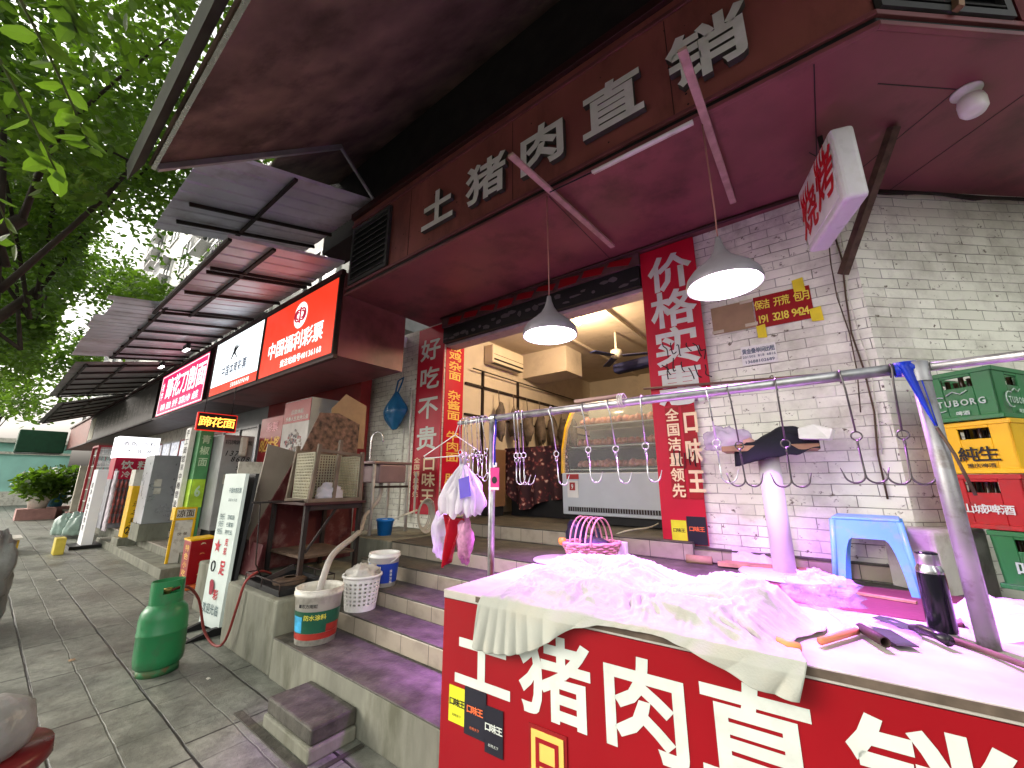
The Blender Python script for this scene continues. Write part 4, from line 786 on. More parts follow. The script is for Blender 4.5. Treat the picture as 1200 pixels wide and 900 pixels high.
# buckets
def bucket(name, label, c, r0, r1, h, mat, band=None, rim=None, handle=True, cat='bucket'):
    t = thing(name, label, cat, c); c = Vector(c)
    m = MB(); m.lathe([(0,.004),(r0,.0),(r0+(r1-r0)*.86,h*.86),(r1+.006,h*.87),(r1+.006,h*.93),(r1-.002,h*.94),(r1+.004,h*.985),(r1+.002,h),(r1-.008,h),(r1-.012,h*.9),(r0-.008,.02),(0,.02)], c, 36); part('body', m, mat, t)
    if handle:
        m = MB(); a0_ = R(20); m.tube([c+Vector((math.cos(a0_)*(r1+.012)*math.cos(b)+.5*r1*math.sin(b)*math.sin(a0_), math.sin(a0_)*(r1+.012)*math.cos(b)-.8*r1*math.sin(b)*math.cos(a0_), h*.9-.55*r1*math.sin(b))) for b in [math.pi*i/14 for i in range(15)]], .005); part('handle', m, WHITE, t)
    return t, c
def wrap_label(m, c, r0, r1, h, z0, z1, a0_, a1_, off=.0016, n=24):
    def fn(u, v):
        z = z0+(z1-z0)*v; r = r0+(r1-r0)*z/h+off; a = a0_+(a1_-a0_)*u; return Vector((c[0]+r*math.cos(a), c[1]+r*math.sin(a), c[2]+z))
    m.grid(fn, n, 4, True)
def facing(c): return math.atan2(-c[1], -c[0])
def wrapped_row(m, s, c, r0, r1, h, z, size, a_c, bold=.03, off=.004, pitch=1.15):
    r = r0+(r1-r0)*z/h; n = len(s)
    for i, ch in enumerate(s):
        a = a_c+(i-(n-1)/2)*size*pitch/r; d = Vector((math.cos(a), math.sin(a), 0)); U = Vector((-math.sin(a), math.cos(a), 0))
        put(m, ch, Vector(c)+d*r+ZP*z, U, ZP, size, size, bold=bold, off=off)
t, c = bucket('paint_bucket', 'big dirty white paint bucket with a green printed band, holding the drain hose', (-3.34,1.815,.287), .145,.175,.385, WHITED, handle=False)
f = facing(c)
m = MB(); wrap_label(m, c, .145,.175,.385,.085,.235,f-1.5,f+1.5); part('green_band', m, M('bucket_green', (.015,.09,.05), .35, var=.3), t)
m = MB(); wrap_label(m, c, .145,.175,.385,.04,.084,f-1.5,f+1.5); wrap_label(m, c, .145,.175,.385,.086,.14,f+.45,f+1.3,.0022); part('red_band', m, M('bucket_red', (.30,.03,.02), .35, var=.4), t)
m = MB(); wrap_label(m, c, .145,.175,.385,.09,.20,f-1.3,f-.7,.0024); part('blue_print', m, M('bucket_blue', (.05,.35,.60), .35, var=.4, scale=14), t)
m = MB(); wrapped_row(m, '防水涂料', c, .145,.175,.385,.195,.035,f-.1); part('yellow_print', m, M('bucket_yellow', (.65,.6,.08), .4), t)
m = MB(); wrapped_row(m, '■东方雨虹', c, .145,.175,.385,.275,.026,f-.45, .02); part('black_print', m, INKB, t)
t = thing('basket_bin', 'white perforated plastic basket stuffed with clear film beside the paint bucket', 'basket', (-3.36,2.19,.421))
c = Vector((-3.34,2.19,.421)); m = MB(); nr, na = 17, 44; r0, r1, h = .125,.155,.27
def bp_(i, k, off=0): z = h*i/nr; r = r0+(r1-r0)*z/h+off; a = 2*math.pi*k/na; return c+Vector((r*math.cos(a), r*math.sin(a), z))
for i in range(nr):
    for k in range(na):
        solid_ = i < 2 or i >= nr-3 or (i % 2 == 0) or (k % 2 == 0)
        if solid_: m.add([bp_(i,k),bp_(i,k+1),bp_(i+1,k+1),bp_(i+1,k)], [(0,1,2,3)])
m.lathe([(r0,.003),(0,.003)], c, 30); part('basket', m, WHITE, t, solid=.005)
m = MB(); m.lathe([(r1-.004,h-.012),(r1+.012,h-.012),(r1+.012,h+.006),(r1-.004,h+.006)], c, 36); part('rim', m, WHITE, t)
tag(crumple((c.x,c.y,c.z+.275), .125,.125,.07, 12, .45, 34).build('plastic_bundle', M('film_wad', (.55,.53,.48), .25, var=.3, bump=.8, bscale=28, transl=.2)), 'wad of crumpled clear film stuffed in the perforated basket', 'film')
t, c = bucket('blue_white_bucket', 'white pail with a blue printed label and a wire handle on the second step', (-3.43,2.47,.541), .115,.14,.285, WHITE)
f = facing(c); m = MB(); wrap_label(m, c, .115,.14,.285,.035,.20,f-1.6,f+1.6); part('blue_label', m, M('label_blue', (.015,.05,.33), .35), t)
m = MB(); wrap_label(m, c, .115,.14,.285,.155,.18,f-.75,f-.2,.003); part('white_print', m, WHITE, t)
m = MB(); U_ = Vector((-math.sin(f+.5), math.cos(f+.5), 0)); column(m, '润滑油脂', c+Vector((math.cos(f+.5),math.sin(f+.5),0))*.131+ZP*.135, U_, ZP, .022, .022, .03, bold=.02, off=.003); part('lettering', m, WHITE, t)
t, c = bucket('blue_bucket', 'small bright blue plastic bucket on the upper block under the sink', (-4.62,3.30,.801), .085,.11,.20, BLUEP, handle=False)
m = MB(); m.tube([(-4.62,3.3,.95),(-4.50,3.42,1.02),(-4.38,3.62,1.10)], .012); part('scoop_handle', m, WHITED, t)
m = MB(); m.box(-4.60,-4.57,3.24,3.30,.99,1.0); part('white_rim_patch', m, WHITE, t)
t = None
m = MB()
for k in range(6):
    r = .105+.012*k; m.tube([(-4.25+.03*k*.4+.01*math.sin(a*2+k), 3.62+r*math.cos(a)*.85, 1.04+(r+.05)*math.sin(a)) for a in [i*math.pi/10 for i in range(20)]], .0085, 7, closed=True)
tag(m.build('hose_coil', M('pale_grey_hose', (.40,.38,.32), .5, var=.15)), 'coil of pale hose hanging beside the blue bucket', 'hose')
# blue carrier bag on the wall
t = thing('carrier_bag', 'blue plastic carrier bag hanging on the white wall left of the tall red banner', 'bag', (-5.40,3.9,2.28))
c = Vector((-5.40,3.90,2.55)); m = MB()
def fn(u, v):
    a = u*2*math.pi; z = -.27+v*.62; rr = (.24*math.sin(min(1,(v+.06)*1.55)*math.pi*.5)*(1-max(0,v-.48)*1.75))+.012; k = 1+.22*noise.noise(Vector((math.cos(a)*2,math.sin(a)*2,z*4)))
    return c+Vector((rr*k*math.cos(a)*1.1, rr*k*.55*math.sin(a), z))
m.grid(fn, 30, 20); part('bag', m, M('blue_bag_film', (.02,.15,.33), .3, var=.2, bump=.5, bscale=18, transl=.2), t)
m = MB(); m.tube([c+Vector((-.03,0,.33)), c+Vector((-.05,.05,.55)), c+Vector((0,.12,.62)), c+Vector((.04,.06,.5)), c+Vector((.03,0,.33))], .014); part('handle', m, M('blue_bag_film'), t)
m = MB(); put(m, '6', c+Vector((-.02,-.135,.06)), XP, ZP, .05, .11, bold=.02, slant=.2); part('print', m, M('pale_blue_print', (.4,.55,.7), .5), t)
# camera under the soffit
t = thing('security_camera', 'white dome security camera under the soffit at the end of the box fascia', 'camera', (-5.45,3.85,3.6))
m = MB(); m.box(-5.50,-5.40,3.9,4.04,3.70,3.9); m.beam((-5.45,3.95,3.78),(-5.45,3.78,3.74),.05); part('bracket', m, WHITE, t, bevel=.01)
m = MB(); m.lathe([(0,.02),(.075,.02),(.085,-.02),(.08,-.09),(.075,-.10)], (-5.45,3.72,3.72), 20); part('housing', m, WHITE, t)
m = MB(); m.lathe([(.072,-.10),(.06,-.15),(.03,-.18),(0,-.185)], (-5.45,3.72,3.72), 20); part('dome', m, BLACK, t)
m = MB(); m.tube([(-5.40,3.78,3.80),(-5.33,3.80,3.82)], .02); m.tube([(-5.45,3.95,3.72),(-5.42,4.02,3.3),(-5.40,4.03,2.95)], .006); part('cable', m, WHITED, t)
# ================================================================== BANNERS AND NOTICES ON THE SHOP WALL
def hang(name, label, x0, x1, z0, z1, mat, y=4.045, t=.012, cat='banner', group=None):
    o = thing(name, label, cat, ((x0+x1)/2, y, z0), group); m = MB(); m.box(x0,x1,y-t,y,z0,z1); part('sheet', m, mat, o); return o
CREAMT = M('cream_lettering', (.78,.62,.40), .5, var=.08); GOLDBOX = M('banner_dark_red', (.30,.006,.012), .5)
MARK = M('marker_ink', (.012,.01,.012), .6)
# right-hand banner
bn = hang('banner', 'tall red price banner right of the doorway with white characters and scrawled black marker', -1.29, -.735, 2.26, 3.93, REDB, 4.012, group='red shop banners')
m = MB(); column(m, '价格实惠', (-1.0,4.0,3.61), XP, ZP, .36, .37, .408, bold=.05); part('lettering', m, LETTER, bn)
m = MB(); rng = random.Random(4)
for k in range(13):
    x = -1.14+.07*(k % 6)+rng.random()*.03; z = (2.85 if k < 6 else 2.62)-.02*(k % 6)+rng.random()*.06
    pts = [(x+.05*noise.noise(Vector((k*3.1,i*.9,0)))+.012*i, 3.998, z-.045*i+.06*noise.noise(Vector((i*.8,k*2.2,5)))) for i in range(4)]
    m.tube(smooth_pts(pts, 4), .0055, 5)
part('marker_scrawl', m, MARK, bn)
b2 = hang('banner', 'lower red banner below the price banner with gold characters and two packet prints', -1.295, -.90, .925, 2.252, REDB, 4.03, group='red shop banners')
m = MB(); m.box(-1.175,-1.045,4.014,4.0175,1.32,2.19); m.box(-1.02,-.905,4.014,4.0175,1.32,2.19); part('dark_columns', m, GOLDBOX, b2)
m = MB(); column(m, '全国洁量领先', (-1.11,4.014,2.11), XP, ZP, .115, .105, .143, bold=.04); part('small_lettering', m, CREAMT, b2)
m = MB(); column(m, '口味王', (-.945,4.014,2.03), XP, ZP, .20, .12, .275, bold=.05); part('large_lettering', m, CREAMT, b2)
m = MB(); 
for k in range(5): m.tube(smooth_pts([(-1.12+.045*k+.02*noise.noise(Vector((k,i*.9,2))), 4.006, 1.78-.05*i-.018*(k % 3)+.03*noise.noise(Vector((k*2.,i,0)))) for i in range(4)],4), .005, 5)
part('marker_scrawl', m, MARK, b2)
def packet(parent, x0, x1, z0, z1, y, mat, tmat, big=True):
    m = MB(); m.box(x0,x1,y-.004,y,z0,z1); o = part('packet_print', m, mat, parent); h = (x1-x0)*.24
    m = MB(); row(m, '口味王', ((x0+x1)/2,y-.004,z0+(z1-z0)*.55), XP, ZP, h, h, h*1.12, bold=.04, off=.0015); part('packet_lettering', m, tmat, o); return o
PKY = M('packet_yellow', (.62,.62,.03), .4); PKB = M('packet_black', (.016,.016,.024), .35); ORA = M('packet_orange', (.65,.13,.04), .5)
packet(b2, -1.21, -1.075, .935, 1.13, 4.0165, PKY, INKB); packet(b2, -1.07, -.905, .93, 1.17, 4.0165, PKB, ORA)
# left-hand banner, two strips (front and reveal)
b3 = hang('banner', 'tall red banner left of the doorway with white characters and a gold noodle list', -5.07, -4.45, 1.0, 3.92, REDB, 4.045, group='red shop banners')
m = MB(); column(m, '好吃不贵', (-4.76,4.033,3.53), XP, ZP, .33, .40, .475, bold=.04); part('lettering', m, LETTER, b3)
m = MB(); m.box(-4.86,-4.5,4.029,4.0325,1.2,1.83); part('dark_columns', m, GOLDBOX, b3)
m = MB(); column(m, '口味王', (-4.67,4.029,1.72), XP, ZP, .19, .26, .23, bold=.045); column(m, '全国销量领先', (-4.95,4.033,1.78), XP, ZP, .075, .12, .10, bold=.03); part('gold_lettering', m, CREAMT, b3)
m = MB(); m.box(-4.437,-4.428,4.07,4.46,1.0,3.90); part('reveal_strip', m, REDB, b3)
m = MB(); column(m, '泡椒鸡杂面 杂酱面 牛肉面 肥肠面', (-4.428,4.265,3.72), YP, ZP, .135, .24, .158, bold=.035); part('reveal_lettering', m, YELLOWT, b3)
# notices on the brick wall
n1 = hang('notice', 'red cleaning notice with yellow characters and tape at its corners on the brick wall', -.30, .12, 2.83, 3.13, RED, 4.046, .004, 'notice')
m = MB(); row(m, '保洁 开荒 包月', (-.09,4.042,3.045), XP, ZP, .082, .054, .058, bold=.025); row(m, '191 3218 9424', (-.10,4.042,2.91), XP, ZP, .090, .066, .052, bold=.025); part('lettering', m, M('yellow_print', (.75,.62,.08), .5), n1)
for x, z, a in ((.05,3.155,.04),(-.27,2.80,.035),(.135,2.86,.04)): m = MB(); m.prism([(x-a,4.041,z-.06),(x+a,4.041,z-.07),(x+a*.9,4.041,z+.06),(x-a*1.1,4.041,z+.05)], (0,-.002,0)); part('tape', m, M('yellow_tape', (.68,.55,.03), .5, var=.2), n1)
n2 = hang('cardboard_notice', 'blank brown cardboard panel taped to the wall beside the red notice', -.66, -.31, 2.85, 3.12, CARD, 4.047, .008, 'panel')
for x, z in ((-.62,2.87),(-.34,2.88),(-.36,3.11)): m = MB(); m.box(x-.05,x+.05,4.035,4.0385,z-.015,z+.015); part('tape', m, M('masking_tape', (.5,.45,.33), .6), n2)
n3 = hang('rental_sign', 'small white rental sign with grey blue characters on the brick wall', -.455, -.185, 2.50, 2.68, WHITE, 4.046, .006, 'sign')
m = MB(); row(m, '黄金叠单间出租', (-.32,4.04,2.63), XP, ZP, .047, .032, .036, bold=.03); row(m, '201502 818 6816', (-.32,4.04,2.58), XP, ZP, .028, .028, .031, bold=.02); row(m, '13688102689', (-.32,4.04,2.532), XP, ZP, .034, .034, .038, bold=.03); part('lettering', m, M('slate_print', (.12,.15,.2), .5), n3)
# projecting barbecue lightbox and its strut
A_, B_ = Vector((.34,2.96,3.2)), Vector((.14,3.59,3.2)); U_ = (A_-B_).normalized(); Nn = U_.cross(ZP)
t = thing('barbecue_sign', 'projecting white lightbox sign with two red flame-style characters', 'sign', tuple((A_+B_)/2))
Lh = (A_-B_).length; m = MB(); m.prism([B_-Nn*.17, A_-Nn*.17, A_, B_][::-1] if False else [B_, A_, A_-Nn*.135, B_-Nn*.135], ZP*.535); part('body', m, M('milk_acrylic', (.62,.62,.63), .3, var=.06, dirt=(.42,.40,.36), damt=.4, dscale=5), t, bevel=.028, seg=3)
m = MB(); o = B_+ZP*.05+U_*.05+Nn*.001; panel(m, o, U_, ZP, 0, Lh-.1, 0, .435, .004); part('face', m, M('milk_face', (.66,.65,.67), .35), t)
m = MB(); c = (A_+B_)/2+Nn*.005+ZP*.27
for s_, ch, z in ((-1,'烧',-.02),(1,'烤',.02)):
    put(m, ch, c+U_*s_*.155+ZP*z, U_, ZP, .25, .30, bold=.04, slant=.12)
    for k in range(4): m.tube(smooth_pts([c+U_*(s_*.155-.09+.045*k)+ZP*(z+.10)+Nn*.004, c+U_*(s_*.155-.10+.05*k)+ZP*(z+.17)+Nn*.004, c+U_*(s_*.155-.075+.05*k)+ZP*(z+.215)+Nn*.004], 4), [.009-.008*i/8 for i in range(9)], 5)
part('lettering', m, M('flame_red', (.48,.01,.02), .45), t)
m = MB(); q = B_+U_*Lh*.5-Nn*.085; m.beam(q+ZP*.53, q+ZP*.75, .03); part('hanger', m, DARK, t)
m = MB(); m.beam((.345,3.965,3.12),(.74,3.50,3.94),.055,.055); tag(m.build('strut', RUST), 'rusty angle-iron strut from the wall up to the soffit behind the barbecue sign', 'strut')
# soffit lamp (off)
t = thing('ceiling_bulb', 'white bulb lamp on a round base under the soffit at the far right', 'lamp', (1.09,3.45,3.80))
m = MB(); m.lathe([(0,0),(.075,0),(.075,-.012),(.03,-.03),(.03,-.05)], (1.08,3.44,3.953), 24); part('base', m, WHITE, t)
m = MB(); m.lathe([(.035,-.05),(.06,-.055),(.068,-.09),(.066,-.15),(.05,-.175),(0,-.18)], (1.09,3.45,3.955), 24); part('bulb', m, M('frosted_bulb', (.8,.79,.75), .3, var=.03), t)
# battens under the soffit, tube light
for x, lb in ((-1.5,'pale wooden batten under the soffit carrying the left pendant lamp'), (-.305,'pale wooden batten under the soffit carrying the right pendant lamp')):
    m = MB(); m.beam((x-.05 if x < -1 else x,1.99,3.895),(x+.06 if x < -1 else x,3.62,3.895),.05,.026); tag(m.build('batten', M('pinkish_batten', (.42,.27,.24), .7, var=.25, scale=10, dirt=(.2,.12,.1), damt=.4), bevel=.003), lb, 'batten')
t = thing('tube_light', 'thin white tube light fixed along the fascia lip above the doorway', 'tube light', (-.76,2.535,3.88))
m = MB(); m.tube([(-1.14,2.535,3.90),(-.38,2.535,3.90)], .014, 10); part('tube', m, WHITE, t); m = MB(); m.box(-1.14,-.38,2.545,2.57,3.90,3.928); part('holder', m, WHITED, t); m = MB(); m.tube([(-1.14,2.535,3.9),(-1.3,2.53,3.90),(-1.52,2.5,3.88)], .006); part('wire', m, INKB, t)
# pendant lamps
LAMPC = (.68,.19,1.0)
def pendant(label, x, y, zb, energy, spread, r=.215):
    t = thing('pendant_lamp', label, 'lamp', (x,y,zb), 'pendant lamps over the counter')
    m = MB(); pr = [(r,0),(r*1.005,.02),(r*.96,.06),(r*.80,.105),(r*.55,.15),(r*.32,.195),(r*.18,.245),(.022,.30),(.016,.34)]
    m.lathe(pr+[(.0,.34)], (x,y,zb), 40); m.lathe([(r-.004,.001),(r*.95,.055),(r*.78,.10),(.02,.13)][::-1], (x,y,zb), 40); part('shade', m, M('grey_lamp_shade', (.22,.20,.225), .42, metal=.2, var=.1), t)
    m = MB(); m.lathe([(r*.93,.0),(r*.93,-.012),(r*.5,-.02),(0,-.022)], (x,y,zb+.012), 40); part('diffuser', m, EM('lamp_diffuser', (1,.86,1), 7), t)
    m = MB(); m.tube([(x,y,zb+.34),(x+.004,y,3.2),(x,y,3.885)], .005, 6); part('cord', m, M('lamp_cord', (.30,.13,.11), .6), t)
    l = bpy.data.lights.new('lamp_light','AREA'); l.shape = 'DISK'; l.spread = R(spread); l.size = r*1.7; l.energy = energy; l.color = LAMPC
    o = bpy.data.objects.new('lamp_light', l); col.objects.link(o); o.parent = t; o.location = (0,0,-.02)
pendant('lit grey bell pendant lamp hanging before the doorway on the left', -1.57, 2.53, 2.60, 36, 80)
pendant('lit grey bell pendant lamp hanging before the red price banner on the right', -.33, 2.58, 2.66, 66, 96)
# ================================================================== INSIDE THE SHOP
t = thing('bulb', 'warm lit bulb on the shop ceiling', 'lamp', (-2.55,4.9,3.75)); m = MB(); m.lathe([(.03,.15),(.03,.08),(.05,.03),(.05,-.03),(.02,-.06),(0,-.062)], (-2.55,4.9,3.75), 18); part('globe', m, EM('warm_bulb', (1,.72,.32), 8), t)
l = bpy.data.lights.new('bulb_light','POINT'); l.energy = 75; l.color = (1,.74,.45); l.shadow_soft_size = .06; o = bpy.data.objects.new('bulb_light', l); col.objects.link(o); o.parent = t; o.location = (0,0,-.12)
t = thing('air_conditioner', 'cream wall air conditioner on the left inner wall of the shop', 'air conditioner', (-4.3,5.4,3.45))
m = MB(); m.box(-4.436,-4.22,4.95,5.85,3.45,3.78); part('body', m, M('cream_plastic', (.62,.54,.42), .4, var=.06), t, bevel=.03, seg=3)
m = MB(); m.box(-4.222,-4.214,4.98,5.82,3.50,3.53); m.box(-4.30,-4.22,4.99,5.81,3.445,3.452); m.box(-4.222,-4.214,4.98,5.82,3.60,3.606); part('louvre', m, BLACK, t)
t = thing('ceiling_fan', 'ceiling fan with dark navy blades inside the shop', 'fan', (-2.45,6.0,3.4)); m = MB(); m.tube([(-2.45,6,3.89),(-2.45,6,3.55)], .02); m.lathe([(0,.06),(.09,.05),(.10,0),(.07,-.07),(0,-.08)], (-2.45,6,3.52), 20); part('motor', m, WHITED, t)
for k in range(3):
    a = R(12+120*k); m = MB(); m.beam((-2.45+.1*math.cos(a),6+.1*math.sin(a),3.47),(-2.45+.55*math.cos(a),6+.55*math.sin(a),3.45),.12,.012); part('blade', m, M('navy_blade', (.015,.02,.07), .5), t)
t = thing('duct_hose', 'dark blue hanging roll under the shop ceiling', 'roll', (-2.2,6.5,3.2)); m = MB(); m.beam((-2.75,6.6,3.42),(-1.3,6.6,3.52),.22,.18); part('roll', m, M('navy_cloth', (.02,.025,.09), .7), t, bevel=.06); m = MB(); m.box(-2.0,-1.8,6.5,6.6,3.05,3.4); part('flap', m, M('navy_cloth'), t)
fr = thing('display_fridge', 'glass fronted display fridge with a white base and a yellow curved side in the doorway', 'fridge', (-2.15,5.1,.96))
m = MB(); m.box(-2.78,-1.35,4.70,5.55,1.06,1.58); part('base', m, M('pale_blue_enamel', (.50,.54,.58), .35, var=.04), fr, bevel=.012)
m = MB(); m.box(-2.70,-1.40,4.696,4.699,1.10,1.16); m.cur = 1
for k in range(40): m.box(-2.69+k*.032,-2.69+k*.032+.018,4.692,4.6955,1.105,1.155)
part('grille', m, [M('grille_grey', (.28,.30,.32), .5), DARK], fr)
m = MB(); m.box(-2.70,-1.4,4.75,5.5,.965,1.058); part('plinth', m, BLACK, fr)  # black block standing in for the shaded gap under the fridge
prof = [(4.70,1.58),(4.72,1.9),(4.82,2.2),(5.0,2.45),(5.25,2.58),(5.5,2.6)]
for x in (-2.79,-1.36):
    m = MB(); p = [(x,y,z) for y,z in prof]; q = [(x,y+.05,z-.03) for y,z in prof]
    for i in range(5): m.prism([p[i],p[i+1],q[i+1],q[i]], (.03,0,0))
    part('side_rim', m, YELLOW, fr)
m = MB(); m.grid(lambda u, v: (-2.76+u*1.4, *[prof[min(4,int(v*5))][k]+(prof[min(5,int(v*5)+1)][k]-prof[min(4,int(v*5))][k])*(v*5-min(4,int(v*5))) for k in (0,1)]), 2, 10); part('glass', m, GLASS, fr)
m = MB(); m.box(-2.75,-1.4,5.5,5.55,1.58,2.6); part('back', m, M('fridge_inner', (.20,.22,.20), .5), fr)
for k, z in enumerate((1.62,1.92,2.22)):
    m = MB(); m.box(-2.74,-1.40,4.86+.06*k,5.49,z,z+.012); sh = part('shelf', m, M('shelf_glass_green', (.35,.40,.37), .2), fr)
    m = MB(); rng = random.Random(k)
    for j in range(16): 
        x = -2.68+j*.082; mm_ = crumple((x,5.05+.05*rng.random()+.05*k,z+.07), .04+.015*rng.random(), .08, .05+.02*rng.random(), j+k*20, .4, 10, flat=True); m.v += [p for p in mm_.v] if False else []
        m.add(mm_.v, mm_.f, True)
    part('meat', m, M('meat', (.36,.16,.13), .4, var=.6, scale=9), sh)
m = MB(); m.box(-2.71,-2.53,4.693,4.6965,1.50,1.565); part('brand_plate', m, M('plate_red', (.35,.03,.03), .4), fr)
m = MB(); m.box(-2.70,-2.54,4.693,4.6965,1.27,1.48); part('sticker', m, WHITE, fr); m = MB(); m.box(-2.665,-2.585,4.690,4.6925,1.36,1.46); part('sticker_mark', m, M('plate_red'), fr); m = MB(); put(m, '9', (-2.625,4.69,1.41), XP, ZP, .05, .07, bold=.05); part('sticker_number', m, WHITE, fr)
t = thing('draped_table', 'table draped with dark red floral cloth inside the doorway', 'table', (-3.5,5.5,.96))
m = MB()
def fn(u, v):
    x = -4.05+u*1.2; z = 1.98-v*(.62+.36*math.sin(u*math.pi)**.7*(.75+.25*math.sin(u*7))); y = 5.05-.05*math.sin(u*26)*v+.04*math.sin(u*9+1)
    return (x, y, z)
m.grid(fn, 60, 14); m.box(-4.05,-2.85,5.06,6.0,1.96,1.985); part('cloth', m, FLORAL, t)
m = MB(); m.box(-3.95,-2.9,5.12,5.9,.96,1.955); part('frame', m, BLACK, t)
t = thing('brown_cabinet', 'low brown cabinet on castors inside the doorway, left of the floral cloth', 'cabinet', (-4.1,5.0,.96)); m = MB(); m.box(-4.40,-3.98,4.72,5.0,1.10,1.95); part('body', m, M('brown_laminate', (.16,.085,.045), .5, var=.15), t); m = MB(); m.box(-4.38,-4.0,4.74,4.98,.96,1.098); part('plinth', m, BLACK, t)
# inner wall battens and hanging things
m = MB(); m.box(-4.438,-4.40,4.5,8.8,3.0,3.04); m.box(-4.438,-4.40,4.5,8.8,2.5,2.53); m.box(-4.438,-4.40,4.9,4.94,1.6,3.3); m.box(-4.438,-4.40,5.9,5.94,1.6,3.3); m.tube([(-4.35,4.6,3.28),(-4.35,8.5,3.28)], .012); tag(m.build('wall_rack', DARK), 'dark steel rack along the left inner wall', 'rack')
for i in range(7):
    y = 5.2+i*.42; m = MB(); rng = random.Random(i)
    m.tube([(-4.3,y,3.0),(-4.28,y,2.75)], .008); mm_ = crumple((-4.26,y,2.45), .10,.08,.28, i*5+2, .5, 14, flat=False); m.add(mm_.v, mm_.f, True)
    tag(m.build('hanging_bundle', M('dark_goods', (.13,.105,.09), .7, var=.6, scale=8)), ['dark bundle hanging from the inner wall rack, '+q for q in ('nearest the doorway','second from the doorway','third from the doorway','fourth from the doorway','fifth from the doorway','sixth from the doorway','deepest in the shop')][i], 'bundle', 'bundles on the inner rack')
t = thing('shop_counter', 'dark cluttered counter in the back of the shop', 'counter', (-3.2,7.6,.96)); m = MB(); m.box(-4.3,-1.4,7.3,8.2,.96,1.9); part('body', m, M('dark_counter', (.06,.045,.035), .6, var=.3), t); m = MB()
for j in range(14): m.box(-4.2+j*.2,-4.08+j*.2,7.35,7.6,1.901,2.05+.2*((j*7) % 5)/5)
part('goods', m, M('dim_goods', (.14,.09,.07), .6, var=.9, scale=4), t)
m = MB(); m.tube(smooth_pts([(-1.55,4.68,1.02),(-1.6,4.5,.99),(-1.75,4.2,.97),(-1.85,3.92,.9),(-1.95,3.80,.81),(-2.1,3.6,.81)]), .008); tag(m.build('power_cable', WHITED), 'white power cable trailing from the fridge over the step', 'cable')
# ================================================================== THE MEAT COUNTER
FU = Vector((1,.055,0)).normalized(); FO = Vector((-1.49,1.42,0))
def F(x, z, off=0):                                                          # point on the counter front at true x
    d = (x+1.49); return Vector((x, 1.42+.055*d-off, z))
ct = thing('meat_counter', 'red fronted meat counter with a pale wooden top and large white characters', 'counter', (-.4,1.8,0))
XR = .80
m = MB(); m.prism([tuple(F(-1.493,.965,.004)),tuple(F(XR,.965,.004)),(XR,2.17,.965),(-1.493,2.15,.965)][::-1], ZP*.035); part('top', m, [WOODP], ct, bevel=.003)
m = MB(); m.prism([F(-1.49,0,.0),F(XR,0,.0),F(XR,0,-.02),F(-1.49,0,-.02)][::-1], ZP*.962); m.prism([(-1.49,1.442,0),(-1.49,2.15,0),(-1.47,2.15,0),(-1.47,1.443,0)], ZP*.962); part('front_panel', m, RED, ct)
m = MB(); m.prism([F(-1.46,0,-.03),F(-1.40,0,-.03),(-1.40,2.13,0),(-1.46,2.13,0)][::-1], ZP*.95); part('frame', m, DARK, ct)
m = MB(); m.prism([F(-1.3,.974,.0065),F(XR,.974,.0065),F(XR,.974,.0045),F(-1.3,.974,.0045)][::-1], ZP*.022); part('edge_strip', m, M('layered_ply_edge', (.10,.075,.055), .8, var=.35, scale=18), ct)
m = MB()
for ch, x in zip('土猪肉直销', (-1.265,-.92,-.585,-.265,.095)): put(m, ch, F(x,.765), FU, ZP, .258, .258, bold=.046, off=.002)
part('lettering', m, LETTER, ct)
for x0, x1, z0, z1, mt, tm in ((-1.44,-1.345,.49,.625,PKY,INKB),(-1.35,-1.235,.47,.64,PKB,ORA),(-1.24,-1.15,.44,.60,PKB,LETTER)):
    m = MB(); dz = .003 if mt is PKY else .0046; panel(m, F(x0,0,.0006), FU, ZP, 0, x1-x0, z0, z1, dz); o = part('packet_print', m, mt, ct)
    m = MB(); row(m, '口味王', F((x0+x1)/2,(z0+z1)/2+.01), FU, ZP, .027, .027, .029, bold=.05, off=dz+.003); row(m, '和畅天下', F((x0+x1)/2,z0+.03), FU, ZP, .010, .010, .013, bold=0, off=dz+.003); part('packet_lettering', m, tm, o)
m = MB(); panel(m, F(-1.03,0,.0006), FU, ZP, 0, .16, .10, .60, .004); o = part('packet_print', m, M('packet_frame', (.25,.01,.012), .4), ct)
m = MB(); panel(m, F(-1.017,0,.005), FU, ZP, 0, .135, .12, .587, .003); part('packet_gold', m, YELLOWT, o)
m = MB(); column(m, '口味王', F(-.95,.52), FU, ZP, .10, .10, .13, bold=.05, off=.0095); part('packet_lettering', m, GOLDBOX, o)
